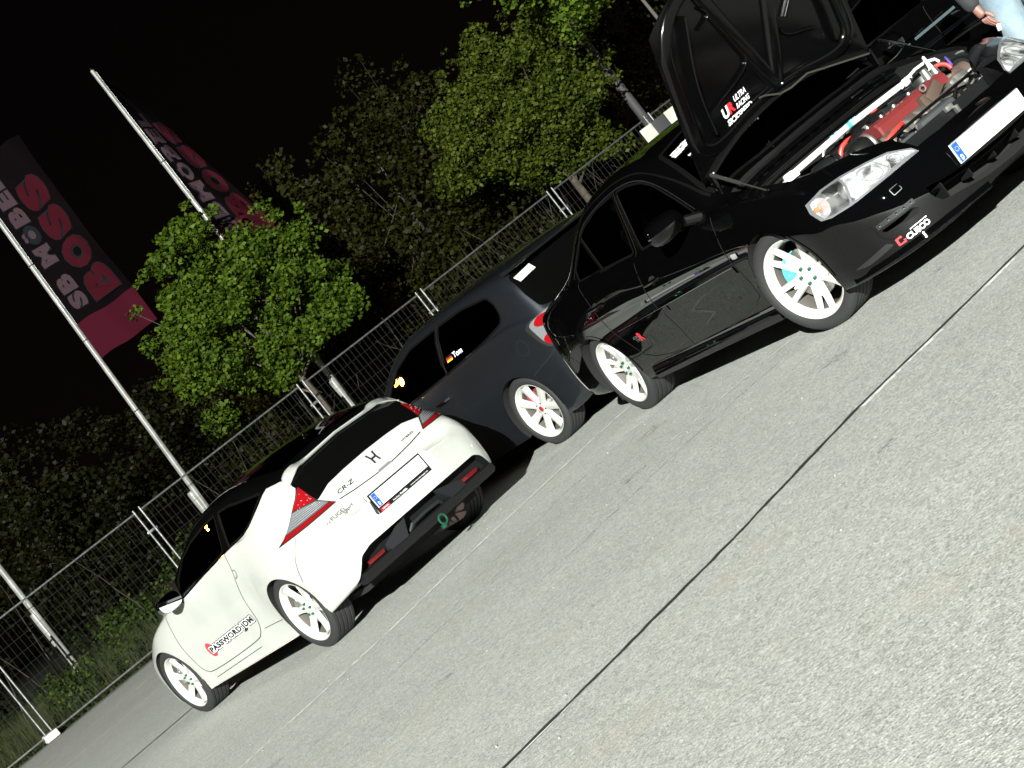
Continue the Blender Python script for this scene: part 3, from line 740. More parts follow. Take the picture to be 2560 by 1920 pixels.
    ex = MB(); ex.lathe([(.001, -.30), (.095, -.30), (.10, -.29), (.10, .12), (.001, .12)], 32, axis='x', c=(-.30, -.32, .22)); ex.tube([(-.6, -.30, .22), (-.70, -.30, .215)], .035, 16); ex.obj('exhaust_silencer', mat('rusty_steel', (.035, .022, .018), .7, metal=.3), car)
    an = MB(); an.box((-.12, 0, 1.285), (.10, .03, .05), Matrix.Rotation(.25, 3, 'Y'), taper=.5, bev=.01); an.obj('roof_antenna', M_BLACKP, car)
    un = MB(); un.box((1.2, 0, .19), (3.4, 1.2, .04)); un.obj('underbody', M_WELL, car)
    ax = MB(); ax.tube([(0, -.7, .28), (0, .7, .28)], .04, 12); ax.obj('rear_axle', M_PLAST, car)
    for sd in (1, -1):
        for x, sp_ in ((0, .15), (2.435, .40)):
            wheel(car, 'wheel', x, .825, sd, 'six', rimR=.243, spin=sp_, nuts=M_GREENN, cap=M_RIMW, caliper=(M_STEEL, .5))
        seat(car, .95, .36 * sd)
        hl = round_poly([(sd * .78, .62), (sd * .60, .66), (sd * .42, .60), (sd * .50, .55), (sd * .74, .54)], .02); pr.patch('headlamp', hl, 'x', 1, .004, M_CLRL, car)
    pr.patch('front_grille', round_poly([(-.42, .42), (.42, .42), (.34, .26), (-.34, .26)], .03), 'x', 1, .004, M_PLAST, car)
    steering_wheel(car, 1.42, .36, .88)
    return car
# ------------------------------------------------------------------ dark grey three-door hatchback
G_POSE = (.6933, 14.1663, 2.193)
def build_grey(pose, paint, label, stickers=True):
    car = thing('parked_hatchback', label, 'car', (pose[0], pose[1], 0), pose[2])
    lo = Loft([
        [(-.79, 0, .30), (-.5, 0, .22), (0, 0, .18), (2.7, 0, .18), (3.36, 0, .22)],
        [(-.79, .55, .29), (-.5, .70, .20), (0, .72, .18), (2.6, .72, .18), (3.1, .5, .2), (3.36, .1, .22)],
        [(-.79, .60, .30), (-.76, .70, .24), (-.6, .79, .20), (-.4, .82, .18), (.4, .81, .18), (1.3, .82, .18), (2.2, .82, .18), (2.7, .82, .18), (3.1, .6, .2), (3.36, .12, .25)],
        [(-.80, .58, .42), (-.75, .73, .42), (-.55, .82, .42), (0, .845, .42), (.5, .83, .42), (1.3, .825, .42), (2.2, .835, .42), (2.6, .845, .42), (2.9, .77, .40), (3.2, .5, .38), (3.36, .15, .36)],
        [(-.79, .56, .56), (-.73, .72, .60), (-.5, .81, .64), (0, .848, .66), (.5, .845, .65), (1.3, .84, .64), (2.2, .835, .63), (2.6, .83, .62), (2.9, .77, .57), (3.2, .5, .48), (3.36, .15, .42)],
        [(-.77, .55, .66), (-.68, .70, .80), (-.5, .775, .90), (-.2, .80, .955), (.3, .81, .965), (.8, .805, .945), (1.6, .79, .905), (2.2, .77, .84), (2.7, .72, .73), (3.1, .5, .60), (3.36, .15, .46)],
        [(-.77, .50, .70), (-.67, .67, .86), (-.55, .715, .95), (-.3, .745, 1.0), (.3, .76, 1.005), (.8, .76, .98), (1.6, .76, .935), (2.2, .72, .87), (2.7, .65, .77), (3.1, .42, .63), (3.36, .12, .48)],
        [(-.77, .45, .74), (-.67, .60, .92), (-.60, .635, 1.05), (-.50, .65, 1.20), (-.35, .65, 1.265), (0, .65, 1.305), (.5, .645, 1.335), (1.1, .635, 1.335), (1.5, .645, 1.265), (1.9, .67, 1.10), (2.2, .69, .93), (2.35, .62, .90), (2.7, .5, .81), (3.1, .3, .66), (3.36, .08, .49)],
        [(-.77, .25, .77), (-.68, .40, .94), (-.61, .45, 1.08), (-.52, .48, 1.25), (-.42, .48, 1.32), (-.1, .48, 1.365), (.5, .47, 1.395), (1.1, .47, 1.40), (1.5, .48, 1.345), (1.9, .49, 1.20), (2.35, .45, .96), (2.5, .4, .92), (2.7, .3, .86), (3.1, .2, .68), (3.36, .05, .50)],
        [(-.77, 0, .78), (-.69, 0, .95), (-.62, 0, 1.10), (-.54, 0, 1.27), (-.45, 0, 1.335), (-.1, 0, 1.385), (.5, 0, 1.415), (1.1, 0, 1.42), (1.45, 0, 1.395), (1.9, 0, 1.25), (2.45, 0, .97), (2.6, 0, .92), (2.8, 0, .85), (3.1, 0, .70), (3.36, 0, .51)],
    ])
    me = lo.mesh(); pr = Proj(me)
    fd = round_poly([(.655, 1.305), (1.12, 1.300), (1.44, 1.235), (1.68, 1.12), (1.92, .975), (1.9, .94), (.765, .962), (.775, 1.06), (.72, 1.22)], .02)
    qw = round_poly([(.595, 1.305), (.2, 1.297), (-.17, 1.250), (-.235, 1.178), (-.248, 1.075), (-.20, 1.032), (.08, .998), (.715, .963), (.725, 1.06), (.665, 1.22)], .035)
    cuts = []
    for sd in (1, -1):
        cuts += [(arch_cut(0, .30, .345, side=sd), M_WELL), (arch_cut(2.57, .30, .345, side=sd), M_WELL)]
        for p in (fd, qw):
            b = MB(); b.prism(p, sd * .42, sd * 1.0); cuts.append((b, M_INTD))
    cuts.append((cabin_cut(lo, -.40, 2.0, 5.9, .50), M_INTD))
    body = cut(me, paint, cuts, 'body', car)
    for sd in (1, -1):
        window(pr, car, offset_poly(fd, .006), 'y', sd, M_GLS if stickers else M_GLD)
        window(pr, car, offset_poly(qw, .006), 'y', sd, M_GLD)
        arch_lip(pr, car, 0, .30, .350, sd, paint); arch_lip(pr, car, 2.57, .30, .350, sd, paint)
        pr.strip('door_gap', chaikin([(.62, 1.32), (.74, .965), (.755, .87), (.735, .69), (.72, .45), (.76, .26), (1.9, .25), (2.0, .5), (1.98, .9)], 2, False), .006, 'y', sd, .0025, M_GAP, car)
        pr.strip('bumper_gap', chaikin([(-.28, .56), (-.40, .585), (-.55, .61), (-.66, .66)], 2, False), .006, 'y', sd, .0025, M_GAP, car)
        h = MB(); l, n = pr.hit(.95, .80, 'y', sd); h.tube([l + Vector((-.09, sd * -.005, 0)), l + Vector((-.07, sd * .03, 0)), l + Vector((.07, sd * .03, .003)), l + Vector((.09, sd * -.005, .003))], .012, 8); h.obj('door_handle', M_CHR if stickers else paint, car)
        side_mirror(car, (1.62, .90, 1.0), sd, paint)
        F = lambda p: [(sd * a, b) for a, b in p]
        lamp = pr.patch('tail_lamp', round_poly(F([(.793, .742), (.786, .885), (.766, .912), (.68, .920), (.50, .93), (.55, .655), (.75, .652), (.786, .665)]), .03), 'x', -1, .003, M_BLK, car, step=.03)
        inn = round_poly(F([(.783, .742), (.776, .880), (.758, .902), (.68, .910), (.512, .92), (.562, .665), (.745, .662), (.776, .674)]), .03)
        pr.patch('clear_lens', inn, 'x', -1, .007, M_CLRL, lamp, step=.03)
        pr.patch('red_lens', [(sd * (.700 + .060 * math.cos(a * PI / 12)), .862 + .042 * math.sin(a * PI / 12)) for a in range(24)], 'x', -1, .012, M_REDL, lamp, step=.03)
        pr.patch('red_lens', round_poly(F([(.60, .778), (.70, .780), (.782, .752), (.776, .676), (.745, .664), (.60, .672)]), .03), 'x', -1, .012, M_REDL, lamp, step=.03)
        pr.patch('amber_bulb', [(sd * (.70 + .026 * math.cos(a * PI / 8)), .797 + .014 * math.sin(a * PI / 8)) for a in range(16)], 'x', -1, .013, M_AMB, lamp, step=.03)
    pr.strip('fuel_flap', [(-.345 + .062 * math.cos(a * PI / 12), .782 + .062 * math.sin(a * PI / 12)) for a in range(24)], .005, 'y', 1, .003, M_GAP, car, closed=True)
    rw = round_poly([(.54, 1.30), (-.54, 1.30), (-.618, 1.25), (-.65, 1.10), (-.655, .955), (-.58, .930), (.58, .930), (.655, .955), (.65, 1.10), (.618, 1.25)], .03)
    pr.patch('rear_window', rw, 'x', -1, .004, M_ROOFBLK, car); 
    sp = MB(); sp.prism([(-.40, 1.335), (-.62, 1.318), (-.635, 1.305), (-.60, 1.298), (-.42, 1.30)], -.60, .60, 'y'); sp.obj('roof_spoiler', paint, car)
    pr.patch('windscreen', round_poly([(1.24, .50), (1.20, 0), (1.24, -.50), (2.14, -.62), (2.36, -.3), (2.40, 0), (2.36, .3), (2.14, .62)], .05), 'z', 1, .003, M_GLD, car)
    plate(car, (-.80, 0, .60), -1, 'number_plate')
    for sd in (1, -1):
        pr.patch('headlamp', round_poly([(sd * .74, .68), (sd * .55, .72), (sd * .34, .66), (sd * .36, .58), (sd * .70, .58)], .02), 'x', 1, .004, M_CLRL, car)
        seat(car, .95, .36 * sd); 
        for x, sp_ in ((0, .62), (2.57, .1)):
            wheel(car, 'wheel', x, .81, sd, 'seven', rimR=.238, spin=sp_, nuts=M_PLAST, cap=M_REDCAP, caliper=(M_REDCAP, .9))
    s3 = MB(); s3.box((-.18, 0, .75), (.14, 1.2, .5), Matrix.Rotation(-.2, 3, 'Y'), bev=.05); s3.obj('rear_bench', M_INT, car)
    steering_wheel(car, 1.42, .36, .95)
    un = MB(); un.box((1.28, 0, .20), (3.6, 1.2, .04)); un.obj('underbody', M_WELL, car)
    ax = MB(); ax.tube([(0, -.7, .28), (0, .7, .28)], .04, 12); ax.obj('rear_axle', M_PLAST, car)
    if not stickers:
        pr.strip('door_trim', [(.965, .762), (.50, .786)], .022, 'y', 1, .012, mat('bright_trim', (.07, .10, .11), .4), car)
        pr.strip('door_trim', [(.72, .80), (.58, .812)], .012, 'y', 1, .020, M_CHR, car)
    if stickers:
        f = MB()
        for k, m in enumerate((M_BLK, M_REDS, M_YEL)):
            z1_ = 1.075 - k * .015; pr.patch(('flag_sticker_stripe'), [(.655, z1_ - .015), (.560, z1_ - .015), (.560, z1_), (.655, z1_)], 'y', 1, .010, m, car)
        word_on(pr, 'name_sticker', 'Tom', (.540, 1.030), (.385, 1.030), .046, 'y', 1, .010, M_WHT, car, bold=.03)
        bc = MB(); y = .588; random.seed(4)
        while y > .405:
            w_ = random.choice((.004, .006, .009)); bc_ = [(y, 1.188 + (.588 - y) * .08), (y - w_, 1.188 + (.588 - y) * .08), (y - w_, 1.243 + (.588 - y) * .08), (y, 1.243 + (.588 - y) * .08)]
            o, fs = pr.project(bc_, [(0, 1, 2, 3)], 'x', -1, .006); bc.add(o, fs); y -= w_ + random.choice((.003, .005))
        bc.obj('barcode_sticker', M_WHT, car, fix=False, smooth=False)
    return car
# ------------------------------------------------------------------ black saloon with its bonnet up
B_POSE = (1.3812, 12.0002, -1.2185)
M_BAY = mat('bay_black_metal', (.0025, .0025, .0027), .5, spec=.2)
def build_black():
    car = thing('black_saloon', 'black saloon with its bonnet up, engine showing, white twin-spoke wheels and a blank front plate', 'car', (B_POSE[0], B_POSE[1], 0), B_POSE[2])
    K = M_BLACKP
    lo = Loft([
        [(-.98, 0, .31), (-.6, 0, .25), (0, 0, .2), (2.6, 0, .18), (3.62, 0, .2)],
        [(-.98, .55, .30), (-.6, .70, .25), (0, .72, .2), (2.6, .72, .18), (3.2, .68, .17), (3.5, .45, .165), (3.62, .15, .19)],
        [(-.98, .58, .32), (-.85, .72, .28), (-.6, .80, .25), (-.4, .82, .24), (.4, .815, .20), (1.3, .82, .2), (2.3, .82, .19), (2.8, .845, .18), (3.1, .83, .17), (3.3, .755, .165), (3.46, .60, .16), (3.57, .36, .165), (3.62, .15, .20)],
        [(-.99, .56, .42), (-.8, .77, .42), (-.5, .845, .42), (0, .86, .42), (.5, .845, .42), (1.3, .845, .42), (2.3, .85, .42), (2.7, .865, .42), (3.05, .86, .40), (3.25, .80, .36), (3.42, .66, .33), (3.55, .42, .31), (3.62, .18, .31)],
        [(-.99, .55, .56), (-.85, .72, .62), (-.6, .82, .67), (0, .87, .68), (.5, .862, .66), (1.3, .868, .65), (2.2, .866, .64), (2.7, .87, .62), (3.0, .862, .58), (3.22, .81, .53), (3.40, .67, .47), (3.54, .42, .42), (3.61, .18, .41)],
        [(-.98, .52, .64), (-.88, .68, .80), (-.6, .77, .885), (0, .80, .925), (.5, .80, .925), (1.3, .805, .885), (2.0, .80, .855), (2.4, .79, .83), (2.75, .78, .765), (3.0, .775, .70), (3.2, .74, .635), (3.38, .62, .56), (3.52, .38, .50), (3.60, .16, .47)],
        [(-.98, .48, .68), (-.88, .61, .86), (-.6, .70, .935), (-.1, .735, .975), (.2, .74, .98), (.5, .745, .965), (1.3, .75, .915), (2.0, .75, .885), (2.4, .735, .855), (2.75, .72, .785), (3.0, .705, .725), (3.2, .66, .66), (3.38, .53, .59), (3.52, .32, .525), (3.60, .13, .49)],
        [(-.98, .4, .70), (-.88, .5, .90), (-.6, .58, .955), (-.30, .63, .985), (-.05, .64, 1.04), (.2, .62, 1.165), (.45, .605, 1.25), (.75, .59, 1.305), (1.05, .585, 1.325), (1.35, .585, 1.315), (1.62, .605, 1.255), (1.9, .65, 1.125), (2.15, .69, .97), (2.25, .685, .91), (2.4, .65, .88), (2.75, .62, .81), (3.0, .60, .75), (3.2, .54, .69), (3.38, .42, .62), (3.52, .25, .545), (3.60, .10, .50)],
        [(-.98, .2, .71), (-.88, .3, .93), (-.6, .35, .975), (-.32, .42, 1.0), (-.05, .46, 1.10), (.2, .47, 1.23), (.45, .46, 1.325), (.75, .44, 1.365), (1.05, .42, 1.38), (1.35, .4, 1.36), (1.62, .42, 1.305), (1.9, .46, 1.18), (2.2, .5, 1.0), (2.35, .5, .93), (2.45, .45, .905), (2.75, .4, .84), (3.0, .35, .775), (3.2, .3, .71), (3.38, .25, .635), (3.52, .15, .555), (3.60, .06, .505)],
        [(-.98, 0, .72), (-.88, 0, .94), (-.6, 0, .98), (-.33, 0, 1.005), (-.05, 0, 1.12), (.2, 0, 1.255), (.45, 0, 1.345), (.75, 0, 1.385), (1.05, 0, 1.395), (1.35, 0, 1.38), (1.62, 0, 1.335), (1.9, 0, 1.225), (2.2, 0, 1.06), (2.42, 0, .935), (2.5, 0, .915), (2.75, 0, .85), (3.0, 0, .785), (3.2, 0, .715), (3.38, 0, .64), (3.52, 0, .56), (3.60, 0, .51)],
    ])
    me = lo.mesh(n=130); pr = Proj(me)
    rd = round_poly([(.645, .950), (1.135, .922), (1.105, 1.272), (.80, 1.262), (.55, 1.222), (.435, 1.185)], .015)
    rq = round_poly([(.24, .970), (.615, .952), (.415, 1.172), (.33, 1.12), (.20, 1.03)], .015)
    fd = round_poly([(1.255, .915), (2.03, .890), (2.02, .925), (1.86, 1.045), (1.66, 1.172), (1.52, 1.228), (1.33, 1.262), (1.165, 1.270)], .03)
    ws = round_poly([(1.67, .50), (1.60, 0), (1.67, -.50), (1.92, -.58), (2.16, -.66), (2.25, -.64), (2.34, -.35), (2.37, 0), (2.34, .35), (2.25, .64), (2.16, .66), (1.92, .58)], .04)
    rwn = round_poly([(.40, .45), (.44, 0), (.40, -.45), (-.10, -.55), (-.24, -.3), (-.27, 0), (-.24, .3), (-.10, .55)], .04)
    lampo = [(.793, .636), (.818, .589), (.823, .532), (.80, .518), (.725, .510), (.56, .516), (.352, .521), (.358, .55), (.427, .602), (.516, .626), (.624, .647), (.723, .652)]
    cuts = []
    for sd in (1, -1):
        cuts += [(arch_cut(0, .30, .335, side=sd), M_WELL), (arch_cut(2.665, .30, .345, side=sd), M_WELL)]
        for p in (rd, rq, fd):
            b = MB(); b.prism(p, sd * .42, sd * 1.0); cuts.append((b, M_INTD))
    cuts.append((cabin_cut(lo, -.15, 2.25, 5.9, .50, n=40), M_INTD))
    b = MB(); b.prism(ws, .88, 2.0, 'z'); cuts.append((b, M_INTD))
    bay = [(2.35, .655), (2.90, .655), (3.06, .60), (3.22, .44), (3.40, .30), (3.44, 0), (3.40, -.30), (3.22, -.44), (3.06, -.60), (2.90, -.655), (2.35, -.655), (2.405, -.3), (2.42, 0), (2.405, .3)]
    b = MB(); b.prism(bay, .28, 1.4, 'z'); cuts.append((b, M_BAY))
    b = MB(); b.prism([(3.30, .30), (3.40, .345), (3.50, .335), (3.535, .20), (3.55, 0), (3.535, -.20), (3.50, -.335), (3.40, -.345), (3.30, -.30)], .505, 1.4, 'z'); cuts.append((b, M_BAY))
    grl = round_poly([(-.462, .369), (-.463, .316), (-.43, .262), (-.18, .222), (0, .215), (.18, .222), (.43, .262), (.463, .316), (.462, .369), (.34, .342), (0, .332), (-.34, .342)], .015)
    b = MB(); b.prism(grl, 3.36, 3.9, 'x'); cuts.append((b, M_WELL))
    for sd in (1, -1):
        b = MB(); b.prism([(sd * a, c) for a, c in lampo], 2.99, 3.9, 'x'); cuts.append((b, M_BRIGHT))
        fg = round_poly([(sd * .711, .325), (sd * .69, .300), (sd * .60, .290), (sd * .55, .288), (sd * .535, .31), (sd * .56, .330)], .01)
        b = MB(); b.prism(fg, 3.22, 3.9, 'x'); cuts.append((b, M_WELL))
    body = cut(me, K, cuts, 'body', car)
    CHS = mat('trim_chrome', (.55, .55, .56), .2, metal=1)
    for sd in (1, -1):
        window(pr, car, offset_poly(rd, .006), 'y', sd, M_GLS, seal=.014); window(pr, car, offset_poly(fd, .006), 'y', sd, M_GLS, seal=.014)
        window(pr, car, offset_poly(rq, .005), 'y', sd, M_GLS, seal=.010)
        pr.strip('quarter_window_divider', [(.632, .948), (.425, 1.185)], .012, 'y', sd, .007, CHS, car)
        pr.strip('quarter_window_trim', [(.46, .956), (.605, .948)], .012, 'y', sd, .007, CHS, car)
        pr.strip('pillar_trim', [(1.228, .915), (1.145, 1.272)], .010, 'y', sd, .005, CHS, car)
        pr.strip('pillar_trim', [(1.155, .92), (1.118, 1.272)], .004, 'y', sd, .005, CHS, car)
        pr.strip('window_top_trim', chaikin([(.43, 1.20), (.60, 1.255), (.95, 1.29), (1.30, 1.29), (1.56, 1.24), (1.80, 1.12), (2.06, .93)], 2, False), .005, 'y', sd, .004, M_GREYPL, car)
        pr.strip('roof_gutter', chaikin([(.15, 1.18), (.5, 1.288), (.9, 1.325), (1.3, 1.325), (1.6, 1.27), (1.95, 1.11), (2.2, .94)], 2, False), .008, 'y', sd, .002, M_SEAL, car)
        arch_lip(pr, car, 0, .30, .341, sd, K); arch_lip(pr, car, 2.665, .30, .352, sd, K)
        pr.strip('door_gap', chaikin([(1.13, 1.29), (1.19, .91), (1.165, .80), (1.17, .60), (1.20, .26)], 2, False), .006, 'y', sd, .0025, M_GAP, car)
        pr.strip('door_gap', chaikin([(.26, .955), (.33, .82), (.38, .68), (.46, .50), (.60, .26), (2.22, .26), (2.27, .5), (2.24, .85)], 2, False), .006, 'y', sd, .0025, M_GAP, car)
        pr.strip('bumper_gap', chaikin([(-.36, .50), (-.45, .58), (-.62, .62), (-.8, .63)], 2, False), .005, 'y', sd, .0025, M_GAP, car)
        pr.strip('door_crease', [(.30, .868), (.74, .838), (1.13, .806), (2.24, .746), (2.72, .708)], .012, 'y', sd, .005, K, car)
        mo = pr.strip('side_moulding', [(.50, .545), (1.29, .545)], .045, 'y', sd, .008, K, car); pr.strip('side_moulding', [(1.31, .545), (2.24, .54)], .045, 'y', sd, .008, K, car)
        pr.strip('moulding_line', [(.50, .570), (2.24, .565)], .004, 'y', sd, .0095, CHS, mo)
        for hx, hz in ((1.32, .73), (.40, .775)):
            l, n = pr.hit(hx, hz, 'y', sd); h = MB(); h.tube([l + Vector((-.09, 0, 0)), l + Vector((-.075, sd * .028, 0)), l + Vector((.075, sd * .028, 0)), l + Vector((.09, 0, 0))], .014, 8, sq=.8); h.obj('door_handle', K, car)
            bw = MB(); c = [(hx + .05 * math.cos(a * PI / 10), hz + .028 * math.sin(a * PI / 10)) for a in range(20)]; pr.patch('handle_recess', c, 'y', sd, .002, M_GAP, car)
        side_mirror(car, (1.98, .935, .955), sd, K, size=(.19, .22, .155))
        pr.patch('side_repeater', round_poly([(2.300, .597), (2.365, .593), (2.370, .622), (2.305, .627)], .008), 'y', sd, .006, M_CLRL, car)
        sk = MB(); P = []
        for k in range(20):
            x = .52 + 1.80 * k / 19; l, n = pr.hit(x, .235, 'y', sd); row = [(x, l.y - sd * .03, .275), (x, l.y + sd * .018, .262), (x, l.y + sd * .03, .205), (x, l.y + sd * .026, .172), (x, l.y - sd * .06, .168)]; P.append(row)
        sk.grid(P); sk.obj('side_skirt', K, car, angle=25)
        # head lamp unit
        F = lambda p: [(sd * a, c) for a, c in p]
        main = [(.640, .647), (.722, .5105), (.56, .516), (.352, .521), (.358, .55), (.427, .602), (.516, .626), (.624, .647)]; ind = [(.727, .5105), (.80, .518), (.823, .532), (.818, .589), (.793, .636), (.723, .652), (.645, .648)]
        hl = pr.patch('headlamp_lens', F(main), 'x', 1, .004, M_GLL, car, step=.03); pr.patch('indicator_lens', F(ind), 'x', 1, .005, M_GLI, hl, step=.03); pr.strip('lens_divider', F([(.642, .645), (.724, .513)]), .010, 'x', 1, .008, M_CLRL, hl)
        fr = pr.strip('headlamp_edge', F(offset_poly(lampo, -.004)), .010, 'x', 1, .006, M_CLRL, hl, closed=True)
        bl = MB(); bl.lathe([(.0, -.10), (.045, -.085), (.052, -.05), (.056, 0)], 32, axis='x', c=(3.30, sd * .44, .558)); bl.obj('reflector_bowl', M_BRIGHT, hl)
        bl = MB(); bl.lathe([(.0, -.10), (.05, -.085), (.060, -.04), (.066, 0)], 32, axis='x', c=(3.22, sd * .57, .570)); bl.obj('reflector_bowl', M_BRIGHT, hl)
        bl = MB(); bl.lathe([(.0, -.06), (.035, -.05), (.050, -.02), (.056, .02)], 28, axis='x', c=(3.10, sd * .745, .580)); bl.obj('reflector_bowl', M_BRIGHT, hl)
        am = MB(); am.lathe([(.001, .04), (.008, .036), (.013, .02), (.014, -.02)], 18, axis='x', c=(3.09, sd * .745, .582)); am.obj('amber_bulb', M_AMB, hl)
        hb = MB(); hb.prism([(sd * .30, .585), (sd * .45, .622), (sd * .60, .644), (sd * .70, .655), (sd * .70, .60), (sd * .30, .52)], 2.98, 3.06, 'x'); hb.obj('headlamp_housing', mat('cloudy_plastic', (.34, .35, .35), .45), hl)
        # daytime light bar
        MG = mat('lamp_inner_grey', (.14, .145, .15), .4)
        for cy_, cz_, r_ in ((.44, .560, .034), (.44, .560, .022), (.565, .575, .046)): pr.strip('lamp_inner_ring', F([(cy_ + r_ * math.cos(a * PI / 10), cz_ + r_ * .9 * math.sin(a * PI / 10)) for a in range(20)]), .004, 'x', 1, .0065, MG, hl, closed=True)
        pr.strip('lamp_inner_line', F([(.50, .52), (.50, .618)]), .005, 'x', 1, .0065, MG, hl); pr.strip('lamp_inner_line', F([(.38, .528), (.44, .534), (.62, .526)]), .005, 'x', 1, .0065, MG, hl)
        led = pr.strip('daytime_light_bar', F([(.714, .350), (.536, .354)]), .026, 'x', 1, .008, M_PLAST, car)
        for k in range(5):
            l, n = pr.hit(sd * (.700 - .037 * k), .352, 'x', 1); ld = MB(); ld.lathe([(.001, .006), (.006, .004), (.008, 0)], 10, axis='x', c=tuple(l + n * .010)); ld.obj('led', M_CHR, hl)
        cn = pr.patch('bumper_corner_vent', round_poly(F([(.835, .235), (.80, .215), (.70, .235), (.72, .262)]), .012), 'x', 1, .003, M_GAP, car)
        pr.patch('washer_cap', round_poly(F([(.585, .462), (.540, .464), (.540, .432), (.585, .428)]), .006), 'x', 1, .002, M_GREYPL if False else K, car)
        pr.strip('washer_cap_gap', round_poly(F([(.585, .462), (.540, .464), (.540, .432), (.585, .428)]), .006), .003, 'x', 1, .004, M_GREYPL, car, closed=True)
        seat(car, 1.15, .36 * sd); 
        # tail lamps (not seen from the picture's side)
        pr.patch('tail_lamp', round_poly([(sd * .70, .84), (sd * .44, .88), (sd * .44, .70), (sd * .72, .68)], .02), 'x', -1, .005, M_REDL, car)
        for x, sp_, st in ((0, .35, 0), (2.665, 1.05, .2856)):
            wheel(car, 'wheel', x, .812, sd, 'twin', steer=st if x else 0, rimR=.240, radius=.312, spin=sp_, nuts=M_GREENN, caliper=(M_CYAN if x else M_STEEL, .62 if sd < 0 else 2.5))
    pr.patch('windscreen', offset_poly(ws, .008), 'z', 1, -.002, M_GLS, car, step=.08)
    pr.strip('windscreen_frame', ws, .03, 'z', 1, .003, M_SEAL, car, closed=True)
    pr.patch('rear_window', rwn, 'z', 1, .003, M_ROOFBLK, car)
    da = MB(); da.prism([(1.75, .80), (2.2, .86), (2.3, .84), (2.3, .6), (1.72, .6)], -.66, .66, 'y'); da.obj('dashboard', M_INTD, car)
    s3 = MB(); s3.box((.10, 0, .72), (.14, 1.2, .52), Matrix.Rotation(-.25, 3, 'Y'), bev=.05); s3.obj('rear_bench', M_INT, car)
    steering_wheel(car, 1.62, .36, .90)
    # name badge on the rear door
    word_on(pr, 'door_badge', 'ACCORD', (.585, .470), (.665, .472), .018, 'y', -1, .005, M_GRYPR, car)
    word_on(pr, 'door_badge', 'TYPE', (.605, .445), (.668, .447), .018, 'y', -1, .005, M_GRYPR, car)
    word_on(pr, 'door_badge', 'R', (.672, .440), (.728, .442), .062, 'y', -1, .005, M_REDS, car, bold=.03)
    # front: plate, logo, lip, grille vanes
    plate(car, (3.625, -.02, .405), 1, 'number_plate', tilt=.05)
    word_on(pr, 'bumper_sticker', 'CUSCO', (-.650, .211), (-.536, .216), .030, 'x', 1, .004, M_WHT, car, bold=.035, spacing=.95)
    pr.strip('bumper_sticker_line', [(-.622, .252), (-.536, .256)], .004, 'x', 1, .004, M_WHT, car)
    cc = MB()
    for ln in ([(-.664, .248), (-.686, .248), (-.686, .217), (-.660, .217), (-.660, .230)],): pr.strip('', ln, .011, 'x', 1, .004, None, None, mb=cc)
    cc.obj('bumper_sticker_logo', M_REDS, car, fix=False)
    li = MB(); P = []
    for k in range(41):
        y = -.86 + 1.72 * k / 40; l, n = pr.hit(y * .97, .185, 'x', 1)
        nx = Vector((n.x, n.y, 0)).normalized() if Vector((n.x, n.y, 0)).length > .1 else Vector((1, 0, 0)); l = Vector((l.x, y * .97, .18))
        P.append([l - nx * .03 + Vector((0, 0, .03)), l + nx * .004 + Vector((0, 0, .02)), l + nx * .010 - Vector((0, 0, .008)), l + nx * .004 - Vector((0, 0, .016)), l - nx * .04 - Vector((0, 0, .02))])
    li.grid(P); li.obj('bumper_lip', K, car, angle=25)
    for y in (-.36, -.18, 0, .18, .36): v = MB(); v.box((3.455, y, .297), (.10, .006, .085)); v.obj('grille_vane', M_PLAST, car)
    v = MB(); v.tube([(3.46, -.44, .315), (3.54, 0, .300), (3.46, .44, .315)], .009, 6); v.obj('grille_bar', K, car)
    pr.strip('bumper_crease', chaikin([(-.74, .452), (-.60, .455), (-.30, .462), (.30, .462), (.60, .455), (.74, .452)], 2, False), .012, 'x', 1, .004, K, car)
    un = MB(); un.box((1.0, 0, .215), (3.4, 1.1, .03)); un.obj('underbody', M_WELL, car)
    ax = MB(); ax.tube([(0, -.7, .28), (0, .7, .28)], .04, 12); ax.obj('rear_axle', M_PLAST, car)
    mf = MB(); mf.box((-.30, -.70, .22), (.02, .2, .18)); mf.obj('mud_flap', M_PLAST, car)

    # ---------------- bonnet, standing open
    ang = math.radians(64); e = Vector((math.cos(ang), 0, math.sin(ang))); nrm = Vector((-math.sin(ang), 0, math.cos(ang)))
    def hp(l, y, d=0.):                                   # l along the bonnet from its hinge line, d towards the outer face
        return Vector((2.23, y, 1.0)) + e * l + nrm * (d + .05 * (1 - (y / .70) ** 2) - .04 * max(0, (l - .2)) ** 2)
    def lr(y): return .13 * (1 - (y / .69) ** 2)
    def lf(y): return .86 + .20 * (1 - abs(y / .69) ** 2.4)
    W0 = .69
    def pt(s, t, d): y = W0 * (2 * t - 1) * (1 - .07 * s); return hp(lr(y) + (lf(y) - lr(y)) * s, y, d)
    g = MB(); n1, n2 = 20, 30
    top = [[pt(i / n1, j / n2, .012) for j in range(n2 + 1)] for i in range(n1 + 1)]
    bot = [[pt(i / n1, j / n2, .004) for j in range(n2 + 1)] for i in range(n1 + 1)]
    g.grid(top); g.grid(bot)
    bd = [(0, j) for j in range(n2 + 1)] + [(i, n2) for i in range(1, n1 + 1)] + [(n1, j) for j in range(n2 - 1, -1, -1)] + [(i, 0) for i in range(n1 - 1, 0, -1)]
    for (a, b_), (c, d_) in zip(bd, bd[1:] + bd[:1]): g.add([top[a][b_], top[c][d_], bot[c][d_], bot[a][b_]], [(0, 1, 2, 3)])
    hood = g.obj('bonnet', K, car, merge=.0005)
    KI = mat('bonnet_inner_paint', (.0012, .0012, .0013), .5, coat=.7, coat_rough=.16, spec=0)
    hood.data.materials[0] = KI
